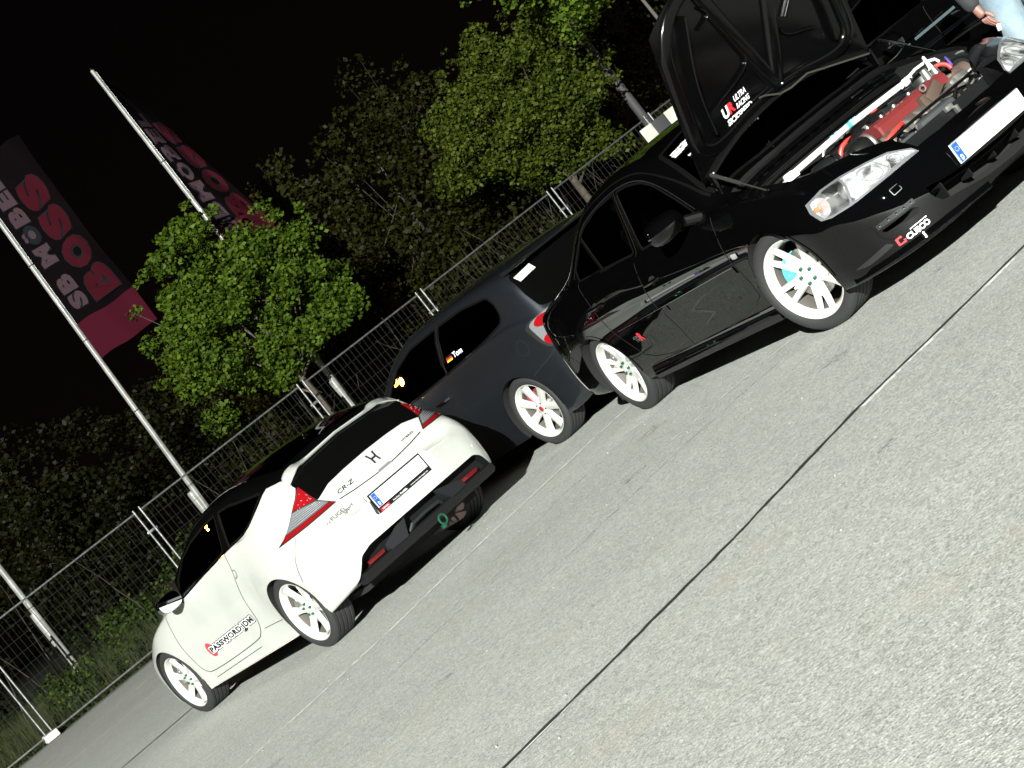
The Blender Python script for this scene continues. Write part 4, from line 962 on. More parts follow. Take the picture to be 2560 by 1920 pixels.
    def rib(line, wd, ht, name='bonnet_rib', m=None, closed=False, n=6):
        m = m or KI
        """pressed channel on the inner face: rounded ridge along (s,t) points"""
        ln = chaikin(line, 3, closed); P = []; 
        if closed: ln = ln + [ln[0]]
        for i, (s, t) in enumerate(ln):
            p = pt(s, t, 0); q = pt(*ln[min(i + 1, len(ln) - 1)], 0) - pt(*ln[max(i - 1, 0)], 0)
            if closed and i in (0, len(ln) - 1): q = pt(*ln[1], 0) - pt(*ln[-2], 0)
            if q.length < 1e-7: continue
            q.normalize(); sdv = q.cross(nrm).normalized()
            P.append([p + sdv * wd / 2 * a - nrm * ht * b for a, b in ((-1, -.1), (-.86, .5), (-.66, .92), (-.35, 1), (.35, 1), (.66, .92), (.86, .5), (1, -.1))])
        b = MB(); b.grid(P); return b.obj(name, m, hood, angle=50)
    rib([(.045, .05), (.045, .5), (.045, .95), (.5, .955), (.955, .95), (.955, .5), (.955, .05), (.5, .045)], .085, .018, 'bonnet_inner_frame', closed=True)
    rib([(.05, .53), (.45, .43), (.95, .30)], .10, .024); rib([(.05, .53), (.45, .62), (.95, .72)], .10, .024)
    rib([(.16, .14), (.50, .13), (.86, .20)], .022, .045); rib([(.16, .86), (.5, .87), (.86, .80)], .022, .045)
    rib([(.27, .16), (.26, .30), (.30, .42), (.36, .43)], .016, .022); rib([(.36, .64), (.30, .66), (.28, .80)], .016, .022)
    rib([(.42, .68), (.60, .78), (.74, .86), (.80, .86)], .018, .030); rib([(.80, .30), (.72, .34), (.70, .26)], .016, .022)
    rib([(.50, .92), (.56, .905), (.62, .92)], .018, .03)
    rib([(.02, .02), (.02, .5), (.02, .98)], .02, .05, 'bonnet_edge_seal', M_SEAL)
    # washer hose clipped along the bonnet's rear edge
    hs = MB(); hs.tube([pt(.10, .40, -.05), pt(.085, .43, -.045), pt(.03, .50, -.05), pt(.02, .56, -.055), pt(.04, .66, -.05), pt(.02, .74, -.05), pt(.01, .97, -.05)], .006, 6); hs.obj('washer_hose', mat('dark_hose', (.035, .034, .028), .5), hood)
    ck = MB()
    for s, t in ((.03, .50), (.02, .74), (.01, .97), (.08, .53), (.5, .96), (.04, .04)): ck.lathe([(.001, .008), (.007, .004), (.009, 0)], 10, c=tuple(pt(s, t, -.055)))
    ck.obj('bonnet_clips', M_CHR, hood)
    # stickers on the inner face, lying in the plane of the sheet
    def hw(name, txt, s0, t0, s1, t1, h, m, bold=0., shear=0.):
        A, B = pt(s0, t0, -.006), pt(s1, t1, -.006); ee = (B - A); u_ = e * h
        word_plane(name, txt, lambda s, t: A + ee * s + u_ * t, m, hood, bold, shear)
    def sy(y, z): # inverse of the sheet for a point at (y, z)
        t = (y / W0 + 1) / 2; l = (z - 1.0) / e.z; s = (l - lr(y)) / (lf(y) - lr(y)); return s, t
    for txt, y0, z0, y1, z1_, h, m, bd_, sh in (('U', -.385, 1.20, -.335, 1.205, .065, M_WHT, .05, .0), ('R', -.335, 1.205, -.285, 1.21, .065, M_REDS, .05, .0), ('ULTRA', -.275, 1.245, -.175, 1.25, .035, M_WHT, .02, .25),
                                    ('RACING', -.275, 1.205, -.165, 1.21, .032, M_WHT, .02, .25), ('SICKSPEED', -.375, 1.160, -.165, 1.165, .036, M_WHT, .035, .15)):
        s0, t0 = sy(y0, z0); s1, t1 = sy(y1, z1_); hw('bonnet_sticker', txt, s0, t0, s1, t1, h, m, bd_, sh)
    st = MB(); rs = random.Random(3)
    for k in range(16):
        y = -.345 + .175 * k / 15; s, t = sy(y, 1.105 + rs.uniform(-.004, .012)); p = pt(s, t, -.006)
        st.add([p + Vector((0, -.005, 0)) - e * .018, p + Vector((0, .005, 0)) - e * .018, p + Vector((0, .005, 0)) + e * .016, p + Vector((0, -.005, 0)) + e * .016], [(0, 1, 2, 3)])
    st.obj('bonnet_sticker_strip', M_WHT, hood, fix=False, smooth=False)
    st = MB()
    for k in range(6, 15):
        y = -.345 + .175 * k / 15; s, t = sy(y, 1.108); p = pt(s, t, -.0075)
        st.add([p + Vector((0, -.003, 0)) - e * .010, p + Vector((0, .003, 0)) - e * .010, p + Vector((0, .003, 0)) + e * .008, p + Vector((0, -.003, 0)) + e * .008], [(0, 1, 2, 3)])
    st.obj('bonnet_sticker_strip', M_REDS, hood, fix=False, smooth=False)
    for sd in (1, -1):
        d = MB(); a, b_ = Vector((2.37, sd * .695, 1.03)), Vector((2.74, sd * .690, .785)); md = a.lerp(b_, .5)
        d.tube([a, md], .011, 10); d.tube([md, b_], .005, 8)
        for p in (a, b_): d.lathe([(.001, .012), (.010, .008), (.013, 0), (.010, -.008), (.001, -.012)], 12, c=tuple(p))
        d.obj('bonnet_strut', M_CHR if sd > 0 else mat('strut_dark', (.12, .12, .12), .3, metal=.8), car)
        hg = MB(); hg.box((2.26, sd * .655, .93), (.05, .02, .20), Matrix.Rotation(.15, 3, 'Y'), bev=.004); hg.box((2.30, sd * .645, .85), (.14, .03, .02), bev=.004); hg.obj('bonnet_hinge', K, car)
    # windscreen stickers (white, worn)
    sw = MB(); rs = random.Random(5)
    for (y0, y1, x, n_, hh) in ((-.50, -.32, 1.80, 13, .045), (-.49, -.34, 1.765, 9, .022), (-.47, -.37, 1.90, 9, .020)):
        for k in range(n_):
            y = y0 + (y1 - y0) * k / n_; w_ = (y1 - y0) / n_ * .8; h_ = hh * rs.uniform(.6, 1)
            o, fs = pr.project([(x - h_ / 2, y), (x - h_ / 2, y + w_), (x + h_ / 2, y + w_), (x + h_ / 2, y)], [(0, 1, 2, 3)], 'z', 1, .006); sw.add(o, fs)
    o = sw.obj('windscreen_sticker', M_WHT, car, fix=False, smooth=False); o['kind'] = 'stuff'
    # cowl panel, wipers, scuttle
    cw = MB(); P = []
    for k in range(31):
        y = -.66 + 1.32 * k / 30; c = .10 * (1 - (y / .66) ** 2); P.append([(2.24 + c, y, .885), (2.30 + c, y, .875), (2.37 + c * .7, y, .845), (2.41 + c * .55, y, .80), (2.42 + c * .5, y, .70)])
    cw.grid(P); cw.obj('scuttle_panel', M_PLAST, car)
    sl = MB(); sl.tube([(2.42 + .055 * (1 - (y / .66) ** 2), y, .812) for y in np.linspace(-.65, .65, 21)], .010, 8); sl.obj('bay_rubber_seal', M_SEAL, car)
    for y0, y1 in ((-.50, .02), (.05, .58)):
        wp = MB(); p0 = Vector((2.30, y1, .90)); pts = []
        wp.tube([p0, p0 + Vector((-.02, -.10, .03)), Vector((2.24, y0 + .15, .975))], .007, 6)
        wp.tube([Vector((2.31 - .0, y0 - .02, .925)), Vector((2.27, (y0 + y1) / 2 - .03, .965)), Vector((2.26, y1 - .04, .975))], .006, 6); wp.obj('wiper', M_PLAST, car)
    for (dx, z, r, m_) in ((.012, .885, .009, M_SEAL), (.030, .868, .013, K), (.050, .835, .010, K), (.070, .800, .014, M_SEAL)):
        sl = MB(); sl.tube([(2.355 + dx + .065 * (1 - (y / .66) ** 2), y, z + .018 * (1 - (y / .66) ** 2) - .03 * abs(y / .66) ** 6) for y in np.linspace(-.64, .64, 29)], r, 8); sl.obj('scuttle_edge', m_, car)
    for y in np.linspace(-.5, .5, 12):
        sl = MB(); sl.box((2.395 + .055 * (1 - (y / .66) ** 2), y, .855), (.03, .05, .004), Matrix.Rotation(.5, 3, 'Y')); sl.obj('scuttle_slat', K, car)
    # ---------------- engine bay
    rs = random.Random(31); MG_ = mat('engine_dark_grey', (.03, .031, .03), .45, metal=.3)
    for k in range(22):                                 # brackets, caps and connectors crowding the front of the engine
        x, y, z = rs.uniform(3.12, 3.27), rs.uniform(-.40, .46), rs.uniform(.53, .615); s_ = rs.uniform(.018, .05); h = MB()
        if k % 3: h.box((x, y, z), (s_, s_ * rs.uniform(.8, 2), s_ * rs.uniform(.6, 1.2)), Matrix.Rotation(rs.uniform(-.8, .8), 3, 'X') @ Matrix.Rotation(rs.uniform(-.5, .5), 3, 'Z'), bev=s_ * .18)
        else: h.lathe([(0, s_ * .5), (s_ * .4, s_ * .5), (s_ * .5, s_ * .3), (s_ * .5, -s_ * .5), (0, -s_ * .5)], 16, axis=rs.choice('xyz'), c=(x, y, z))
        h.obj('engine_fitting', rs.choice([M_ALU, MG_, M_PLAST, MG_, M_PLAST]), car)
    for k in range(6):
        y = rs.uniform(-.38, .40); z = rs.uniform(.57, .60); h = MB(); h.tube(chaikin3([(3.12 + rs.uniform(-.02, .02), y, z), (3.14, y + rs.uniform(-.1, .1), z + .03), (3.16, y + rs.uniform(-.15, .15), z), (3.22, y + rs.uniform(-.1, .1), z - .07)]), rs.uniform(.004, .009), 7); h.obj('engine_cable', rs.choice([M_PLAST, M_SEAL, MG_]), car)
    rs = random.Random(12)
    for k in range(9):                                  # pipes and looms along the firewall
        y0, y1 = rs.uniform(-.6, .1), rs.uniform(.0, .6); z = rs.uniform(.62, .79); x = rs.uniform(2.45, 2.50)
        h = MB(); h.tube(chaikin3([(x, y0, z - .06), (x + .02, y0 + .05, z), (x + .03, (y0 + y1) / 2, z + rs.uniform(-.03, .02)), (x + .02, y1, z), (x + .10, y1 + .04, z - .05)]), rs.uniform(.005, .011), 7)
        h.obj('firewall_pipe', rs.choice([M_PLAST, mat('grey_hose', (.14, .14, .12), .5), M_SEAL, M_ALU]), car)
    for (x, y, z, dx, dy, dz, mm) in ((2.50, -.30, .70, .10, .16, .08, M_PLAST), (2.49, .12, .72, .08, .10, .07, mat('grey_hose', (.14, .14, .12), .5)), (2.52, .52, .70, .12, .10, .12, M_PLAST), (2.72, -.20, .66, .14, .10, .06, M_ALU), (2.74, .02, .67, .12, .10, .05, M_ALU), (2.74, .16, .67, .12, .08, .05, M_ALU), (2.70, .30, .68, .10, .08, .08, M_PLAST)):
        h = MB(); h.box((x, y, z), (dx, dy, dz), Matrix.Rotation(rs.uniform(-.2, .2), 3, 'X'), bev=.012); h.obj('bay_component', mm, car)
    en = MB(); en.box((2.97, .09, .50), (.34, .62, .26), bev=.02); en.box((2.80, .0, .46), (.3, .7, .2), bev=.03); eng = en.obj('engine', M_ALU, car)
    vc = MB()
    prof = [(-.10, .0), (-.10, .045), (-.075, .068), (.075, .068), (.10, .045), (.10, .0)]
    P = [[(2.965 + a * k_, y, .655 + b * k_ ** .3) for a, b in prof] for y, k_ in ((-.150, .9), (-.138, 1), (.27, 1), (.285, .97), (.30, .93), (.385, .92), (.395, .8))]
    vc.grid(P); vc.add(P[0], [tuple(range(6))]); vc.add(P[-1], [tuple(range(6))]); vc.obj('valve_cover', M_REDENG, eng, angle=30)
    vb = MB()
    for y in (-.11, .0, .10, .22):
        vb.lathe([(.001, .016), (.010, .014), (.012, 0)], 12, axis='z', c=(2.93, y, .722))
    for y in (-.02, .02, .06, .09): vb.box((3.02, y, .7245), (.006, .018, .004))
    vb.obj('cover_nuts', M_ALU, eng)
    hd = MB(); P = []
    for k in range(49):
        y = -.20 + .34 * k / 48; bul = abs(math.sin(PI * 4 * k / 48)) ** .5; P.append([(3.06, y, .655), (3.085 + .02 * bul, y, .65), (3.11 + .035 * bul, y, .62), (3.12 + .035 * bul, y, .57), (3.09, y, .50)])
    hd.grid(P); hd.obj('exhaust_heat_shield', mat('heat_shield_tan', (.18, .16, .135), .45, metal=.6), eng, angle=40)
    bk = MB(); bk.box((3.10, .23, .665), (.03, .12, .07), Matrix.Rotation(.4, 3, 'X'), bev=.01); bk.box((3.08, .16, .63), (.05, .05, .12), bev=.01); bk.obj('engine_bracket', mat('rusty_bracket', (.09, .06, .045), .7, metal=.4), eng)
    ey = MB(); ey.tube([Vector((3.10, .19 + .018 * math.cos(a), .715 + .018 * math.sin(a))) for a in np.linspace(0, 2 * PI, 16)], .005, 6); ey.obj('lifting_eye', M_ALU, eng)
    ca = MB()
    for (x, y, z, dx, dy, dz) in ((3.0, .44, .61, .16, .12, .10), (3.06, .47, .56, .12, .10, .12), (2.98, .40, .66, .08, .06, .06), (3.05, .39, .62, .07, .05, .08), (2.92, .47, .64, .08, .07, .07)): ca.box((x, y, z), (dx, dy, dz), Matrix.Rotation(random.uniform(-.5, .5), 3, 'X'), bev=.02)
    for (y, z, r) in ((.36, .75, .024), (.42, .73, .022)): ca.lathe([(.001, -.04), (r, -.04), (r, .0), (r * .8, .015), (r * .8, .03), (.001, .035)], 20, axis='z', c=(2.96, y, z))
    ca.obj('engine_accessories', M_ALU, eng)
    pu = MB(); pu.lathe([(.001, .03), (.05, .03), (.06, .02), (.06, -.03), (.001, -.03)], 28, c=(3.0, .53, .63)); pu.obj('pulley', mat('rusty_pulley', (.16, .11, .09), .6, metal=.5), eng)
    nz = MB(); nz.lathe([(.001, .05), (.008, .045), (.011, 0), (.014, -.02), (.022, -.03)], 14, axis='z', c=(2.95, .42, .785)); nz.obj('valve_nozzle', M_WHT, eng)
    wh = MB(); wh.tube([Vector(p) for p in ((2.80, .30, .765), (2.81, .35, .785), (2.83, .42, .800), (2.86, .48, .798), (2.90, .51, .78), (2.93, .50, .76))], .008, 10); wh.obj('white_hose', M_WHT, car)
    for nm, m, pts, r in (('red_hose', M_REDH, ((3.155, -.225, .625), (3.17, -.18, .64), (3.17, -.12, .648), (3.15, -.075, .648)), .011), ('red_hose', M_REDH, ((2.92, -.34, .70), (2.93, -.31, .735), (2.94, -.27, .745), (2.94, -.22, .74)), .012),
                          ('red_hose', M_REDH, ((2.93, .455, .75), (2.95, .48, .745), (2.97, .50, .72), (2.98, .50, .69)), .011), ('red_hose', M_REDH, ((2.84, .02, .76), (2.85, .06, .765)), .010),
                          ('blue_hose', mat('violet_hose', (.10, .07, .35), .4), ((2.90, .57, .75), (2.93, .55, .74), (2.96, .53, .70)), .007),
                          ('ignition_cable', M_PLAST, ((3.0, -.30, .74), (2.97, -.15, .76), (2.90, -.05, .74)), .006), ('ignition_cable', M_PLAST, ((3.01, -.31, .74), (2.93, -.10, .775), (2.86, .12, .75)), .006),
                          ('ignition_cable', M_PLAST, ((3.02, -.28, .745), (2.93, .0, .77), (2.86, .26, .75)), .006), ('coolant_hose', M_PLAST, ((3.0, -.38, .62), (3.08, -.34, .66), (3.12, -.40, .62), (3.18, -.42, .60)), .018),
                          ('coolant_hose', M_PLAST, ((2.9, -.42, .70), (2.98, -.40, .68), (3.05, -.42, .66), (3.10, -.46, .60)), .016), ('wiring', M_PLAST, ((2.86, .56, .70), (2.90, .60, .72), (3.0, .60, .70), (3.1, .56, .66)), .007),
                          ('wiring', mat('grey_hose', (.14, .14, .12), .5), ((2.86, .60, .70), (2.92, .63, .735), (3.02, .63, .71), (3.1, .60, .66)), .006)):
        h = MB(); h.tube(chaikin3(pts), r, 8); h.obj(nm, m, car)
    ds = MB(); ds.lathe([(.001, -.07), (.05, -.07), (.062, -.05), (.064, .02), (.055, .04), (.001, .04)], 28, c=(3.05, -.29, .66)); ds.obj('distributor_cap', M_PLAST, car)
    for a in range(5):
        t = MB(); t.lathe([(.001, -.045), (.009, -.04), (.009, .0)], 10, c=(3.05 + .035 * math.cos(a * 1.25), -.345, .66 + .035 * math.sin(a * 1.25))); t.obj('distributor_tower', M_PLAST, car)
    gr = MB(); gr.lathe([(.066, 0), (.070, .012), (.066, .024)], 28, c=(3.05, -.26, .66)); gr.obj('distributor_housing', M_ALU, car)
    ah = MB(); pts = chaikin3(((2.98, -.40, .685), (2.97, -.46, .70), (2.96, -.53, .70), (2.98, -.60, .67), (3.06, -.64, .62))); rs_ = [.050 + .004 * (i % 2) for i in range(len(pts))]; ah.tube(pts, rs_, 20); ah.obj('air_intake_hose', M_PLAST, car)
    cl = MB(); cl.lathe([(.056, -.005), (.058, 0), (.056, .005)], 24, c=(2.972, -.435, .695)); cl.obj('hose_clamp', M_CHR, car)
    ab = MB(); ab.box((2.90, -.57, .655), (.34, .16, .15), Matrix.Rotation(.12, 3, 'Y'), bev=.03); ab.obj('air_box', M_PLAST, car)
    sb = MB(); A, B_ = Vector((2.70, -.52, .775)), Vector((2.61, .50, .765)); sb.tube([A, A.lerp(B_, .5) + Vector((0, 0, .012)), B_], .017, 14); so = sb.obj('strut_brace', M_WHT, car)
    for p in (A, B_):
        m_ = MB(); m_.box(p - Vector((0, 0, .012)), (.10, .07, .02), bev=.006); m_.box(p + Vector((0, 0, .0)), (.045, .05, .045), bev=.008); m_.obj('brace_mount', M_WHT, so)
    cb = MB(); c = A.lerp(B_, .50) + Vector((0, 0, .012)); cb.tube([c - (B_ - A).normalized() * .016, c + (B_ - A).normalized() * .016], .0182, 14); cb.obj('brace_band', M_CYAN, so)
    dr = (B_ - A).normalized()
    for o_ in (-.13, -.09, .035, .065):
        q = MB(); q.box(c + dr * o_ + Vector((-.006, 0, .018 - abs(o_) * .03)), (.012, .016, .006)); q.obj('brace_marking', M_CYAN, so)
    for sd in (1, -1):
        tw = MB(); tw.lathe([(.001, .02), (.05, .02), (.085, .0), (.10, -.05), (.11, -.3)], 28, axis='z', c=(2.665, sd * .54, .745)); tw.obj('strut_tower', mat('bay_grey_metal', (.022, .023, .022), .4, metal=.4), car)
        nb = MB()
        for k in range(3): nb.lathe([(.001, .02), (.006, .018), (.008, 0)], 8, axis='z', c=(2.665 + .06 * math.cos(k * 2.1 + .5), sd * .54 + .06 * math.sin(k * 2.1 + .5), .76))
        nb.obj('tower_nuts', M_CHR, car)
        fl = MB(); fl.grid([[(x, sd * .650, z - .015), (x, sd * .60, z - .03), (x, sd * .585, z - .10)] for x, z in ((2.40, .86), (2.75, .80), (2.95, .745), (3.08, .70))]); fl.obj('fender_rail', mat('bay_grey_metal', (.022, .023, .022), .4, metal=.4), car)
    bt = MB(); bt.box((2.62, .30, .66), (.2, .26, .16), bev=.015); bt.box((2.56, -.12, .70), (.16, .4, .05), bev=.02); bt.obj('battery', M_PLAST, car)
    bl2 = MB(); bl2.lathe([(.001, .04), (.045, .04), (.05, .03), (.05, -.05), (.001, -.05)], 24, axis='z', c=(2.52, .42, .74)); bl2.obj('brake_fluid_reservoir', mat('cloudy_plastic', (.34, .35, .35), .45), car)
    rad = MB(); rad.box((3.33, .04, .46), (.03, .66, .24)); ro = rad.obj('radiator', M_PLAST, car)
    fn = MB()
    for k in range(56):
        y = -.29 + .66 * k / 56; fn.box((3.318, y, .50), (.006, .005, .10))
    fo = fn.obj('radiator_fins', mat('radiator_fin_tan', (.30, .27, .19), .5, metal=.4), ro)
    fs_ = MB(); fs_.box((3.235, .05, .535), (.07, .26, .15), Matrix.Rotation(.2, 3, 'Y'), bev=.02); fs_.box((3.23, -.20, .565), (.05, .16, .05), bev=.015); fs_.obj('fan_shroud', mat('shroud_grey', (.05, .055, .058), .45), car)
    fm = MB()
    for a in range(5): fm.box((3.26, .29 + .06 * math.cos(a * 1.257), .50 + .06 * math.sin(a * 1.257)), (.01, .06, .03), Matrix.Rotation(a * 1.257, 3, 'X'))
    fm.lathe([(.13, -.02), (.135, .02)], 28, axis='x', c=(3.26, .29, .50)); fm.obj('cooling_fan', M_PLAST, car)
    sp_ = MB(); sp_.tube([(3.20, -.42, .628), (3.28, -.30, .632), (3.30, 0, .636), (3.28, .30, .632), (3.20, .42, .628)], .014, 8, sq=.6); sp_.obj('radiator_support', M_BAY, car)
    lt = MB(); lt.box((3.36, .05, .575), (.03, .05, .03), bev=.006); lt.box((3.37, .08, .54), (.03, .02, .05), bev=.004); lt.obj('bonnet_latch', M_ALU, car)
    return car
def chaikin3(pts, n=2):
    pts = [Vector(p) for p in pts]
    for _ in range(n):
        q = [pts[0]]
        for a, b in zip(pts, pts[1:]): q += [a.lerp(b, .25), a.lerp(b, .75)]
        pts = q + [pts[-1]]
    return pts
# ================================================================== the place
# ---- ground
def ground_mats():
    m = mat('asphalt', (.2, .2, .2), .85)
    nt = m.node_tree; b = bsdf(m); nd = nt.nodes
    tc = nd.new('ShaderNodeTexCoord')
    def noise(sc, det=4, ro=.6):
        n = nd.new('ShaderNodeTexNoise'); n.inputs['Scale'].default_value = sc; n.inputs['Detail'].default_value = det; n.inputs['Roughness'].default_value = ro
        nt.links.new(tc.outputs['Object'], n.inputs['Vector']); return n
    vor = nd.new('ShaderNodeTexVoronoi'); vor.inputs['Scale'].default_value = 150; nt.links.new(tc.outputs['Object'], vor.inputs['Vector'])
    sep = nd.new('ShaderNodeSeparateColor'); nt.links.new(vor.outputs['Color'], sep.inputs[0])
    cr = nd.new('ShaderNodeValToRGB'); e = cr.color_ramp.elements
    e[0].position = 0; e[0].color = (.235, .24, .225, 1); e[1].position = 1; e[1].color = (.62, .625, .585, 1)
    x = cr.color_ramp.elements.new(.35); x.color = (.385, .39, .365, 1); x = cr.color_ramp.elements.new(.75); x.color = (.46, .465, .435, 1)
    nt.links.new(sep.outputs[0], cr.inputs[0])
    n2 = noise(.55, 6, .65); r2 = nd.new('ShaderNodeMapRange'); r2.inputs[1].default_value = .3; r2.inputs[2].default_value = .7; r2.inputs[3].default_value = .92; r2.inputs[4].default_value = 1.08; nt.links.new(n2.outputs[0], r2.inputs[0])
    n3 = noise(14, 5, .7); r3 = nd.new('ShaderNodeMapRange'); r3.inputs[1].default_value = .3; r3.inputs[2].default_value = .7; r3.inputs[3].default_value = .86; r3.inputs[4].default_value = 1.14; nt.links.new(n3.outputs[0], r3.inputs[0])
    mu = nd.new('ShaderNodeMath'); mu.operation = 'MULTIPLY'; nt.links.new(r2.outputs[0], mu.inputs[0]); nt.links.new(r3.outputs[0], mu.inputs[1])
    mx = nd.new('ShaderNodeVectorMath'); mx.operation = 'SCALE'; nt.links.new(cr.outputs[0], mx.inputs[0]); nt.links.new(mu.outputs[0], mx.inputs['Scale'])
    # pale brown dust drifts
    n4 = noise(1.3, 6, .6); r4 = nd.new('ShaderNodeValToRGB'); r4.color_ramp.elements[0].position = .56; r4.color_ramp.elements[0].color = (0, 0, 0, 1); r4.color_ramp.elements[1].position = .74; r4.color_ramp.elements[1].color = (.45, .45, .45, 1); nt.links.new(n4.outputs[0], r4.inputs[0])
    mm = nd.new('ShaderNodeMix'); mm.data_type = 'RGBA'; mm.inputs[7].default_value = (.44, .39, .30, 1); nt.links.new(r4.outputs[0], mm.inputs[0]); nt.links.new(mx.outputs[0], mm.inputs[6])
    nt.links.new(mm.outputs[2], b.inputs['Base Color'])
    ad = nd.new('ShaderNodeMath'); ad.operation = 'ADD'; n5 = noise(60, 4, .6); nt.links.new(n5.outputs[0], ad.inputs[0]); nt.links.new(vor.outputs['Distance'], ad.inputs[1])
    bp = nd.new('ShaderNodeBump'); bp.inputs['Strength'].default_value = .6; bp.inputs['Distance'].default_value = .003; nt.links.new(ad.outputs[0], bp.inputs['Height']); nt.links.new(bp.outputs[0], b.inputs['Normal'])
    s = mat('soil', (.05, .045, .03), .95); vary_color(s, (.03, .035, .015), (.08, .065, .04), 2.5)
    return m, s
M_ASPH, M_SOIL = ground_mats()
M_TAR = mat('tar_joint', (.030, .030, .029), .6); add_noise_bump(M_TAR, 40, .4, .004)
def worn_paint(name, c, lo, hi, sc):
    m = mat(name, c, .7); n = N(m).new('ShaderNodeTexNoise'); n.inputs['Scale'].default_value = sc; n.inputs['Detail'].default_value = 8; n.inputs['Roughness'].default_value = .75
    tc = N(m).new('ShaderNodeTexCoord'); L(m, tc.outputs['Object'], n.inputs['Vector']); r = N(m).new('ShaderNodeMapRange'); r.inputs[1].default_value = lo; r.inputs[2].default_value = hi; L(m, n.outputs[0], r.inputs[0]); L(m, r.outputs[0], bsdf(m).inputs['Alpha'])
    return m
M_LINE = worn_paint('worn_white_paint', (.85, .85, .82), .42, .56, 4)
M_LINE2 = worn_paint('faint_white_paint', (.72, .72, .68), .30, .56, 9)
FD = Vector((math.cos(math.radians(21.0)), math.sin(math.radians(21.0)), 0)); FN = Vector((-FD.y, FD.x, 0))     # along the fence, and away from the camera
FA = Vector((-9.02, 27.45, 0))
g = MB(); g.add([(-500, -300, -.03), (500, -300, -.03), (500, 900, -.03), (-500, 900, -.03)], [(0, 1, 2, 3)]); tag(g.obj('ground', M_SOIL, fix=False), kind='structure')
a0, a1 = FA - FD * 60 + FN * .05, FA + FD * 70 + FN * .05
g = MB(); n = 60; row = [a0.lerp(a1, i / n) for i in range(n + 1)]
g.add([(p.x, p.y, 0) for p in row] + [(p.x * 1.0 + 12, p.y - 62, 0) for p in row], [(i, i + n + 1, i + n + 2, i + 1) for i in range(n)])
for f_i, f in enumerate(g.f): g.f[f_i] = f
tag(g.obj('parking_lot', M_ASPH, fix=False), kind='structure')
def ground_strip(name, pts, wd, m, z=.004, jit=0., step=.15, seed=1, kind='structure'):
    pts = [Vector((*p, 0)) for p in pts]; d = [pts[0]]; r = random.Random(seed)
    for a, b in zip(pts, pts[1:]):
        k = max(1, int((b - a).length / step))
        for i in range(1, k + 1): d.append(a + (b - a) * i / k)
    vs = []
    for i, p in enumerate(d):
        t = (d[min(i + 1, len(d) - 1)] - d[max(0, i - 1)]).normalized(); n_ = Vector((-t.y, t.x, 0)); j1 = r.uniform(-jit, jit); j2 = r.uniform(-jit, jit)
        vs += [p + n_ * (wd / 2 + j1) + Vector((0, 0, z)), p - n_ * (wd / 2 + j2) + Vector((0, 0, z))]
    g = MB(); g.add(vs, [(2 * i, 2 * i + 1, 2 * i + 3, 2 * i + 2) for i in range(len(d) - 1)]); o = g.obj(name, m, fix=False, smooth=False); tag(o, kind=kind); return o
CRK = [(-9.5, .3), (-.82, 5.83), (-.41, 6.06), (.26, 6.46), (1.01, 7.0), (1.6, 7.30), (2.1, 7.58), (9.5, 12.0)]
ground_strip('expansion_joint', CRK, .030, M_TAR, .004, .007, .05)
ground_strip('road_marking', [(p[0] + .024, p[1] - .048) for p in CRK[4:]], .045, M_LINE, .006, .003)
ground_strip('road_marking', [(-1.9, 5.09), (-.86, 5.76), (-.45, 6.0)], .016, M_LINE, .006, .002)
ground_strip('road_marking', [(-2.9, 10.0), (-1.59, 10.93), (-.97, 11.55), (.26, 12.50), (1.3, 13.2)], .065, M_LINE2, .004, .003)
ground_strip('expansion_joint', [(-12.5, 10.9), (-4.73, 15.32), (-4.03, 15.70), (6, 21.5)], .05, M_TAR, .004, .008, .08, 2)
ground_strip('road_marking', [(-14, 17.0), (-6.45, 20.55), (-5.66, 20.92), (1, 24.1)], .06, M_LINE2, .004)
ground_strip('road_marking', [(-14, 20.8), (-8.09, 23.4), (-6.2, 24.2), (2, 27.8)], .10, M_LINE2, .004)
ground_strip('road_marking', [(.5, 9.75), (1.21, 9.95), (1.99, 9.98)], .03, M_LINE2, .005)
rc = random.Random(9)
M_OIL = worn_paint('oil_stain', (.16, .16, .15), .46, .86, 22)
for k, (x, y, r_) in enumerate(((.9, 6.1, .05), (-.3, 7.2, .04), (1.3, 8.4, .10), (-1.1, 8.1, .06), (.2, 9.6, .09), (1.7, 6.5, .03), (.5, 10.7, .12), (-2.3, 9.4, .08), (2.0, 8.6, .05))):
    g = MB(); n = 18; g.add([(x, y, .003)] + [(x + r_ * (1 + rc.uniform(-.35, .35)) * math.cos(a * 2 * PI / n), y + r_ * (1 + rc.uniform(-.35, .35)) * math.sin(a * 2 * PI / n), .003) for a in range(n)], [(0, i + 1, (i + 1) % n + 1) for i in range(n)]); tag(g.obj('oil_stain', M_OIL, fix=False, smooth=False), kind='structure')
g = MB()
for k in range(260):
    x, y = rc.uniform(-4, 3), rc.uniform(5.5, 16); s_ = rc.uniform(.003, .009); g.box((x, y, s_ * .4), (s_ * 1.4, s_, s_), Matrix.Rotation(rc.uniform(0, 3), 3, 'Z'), taper=.6)
tag(g.obj('loose_grit', mat('grit_stone', (.22, .21, .19), .9)), 'loose grit and small stones scattered on the asphalt', 'grit', kind='stuff')
for k in range(4):                                     # hairline cracks
    x, y = [(-.6, 8.6), (-.9, 10.3), (-2.0, 9.0), (-1.7, 12.4)][k]; pts = [(x, y)]
    for i in range(14): x += .12 + rc.uniform(-.02, .03); y += .075 + rc.uniform(-.06, .06); pts.append((x, y))
    ground_strip('ground_crack', pts, .004, M_TAR, .003, .002, .04, k)
fl = [FA + FD * s - FN * .28 for s in (-40, -20, -5, 5, 20, 40)]
ground_strip('asphalt_edge', [(p.x, p.y) for p in fl], .16, M_TAR, .005, .02, .3, 5)

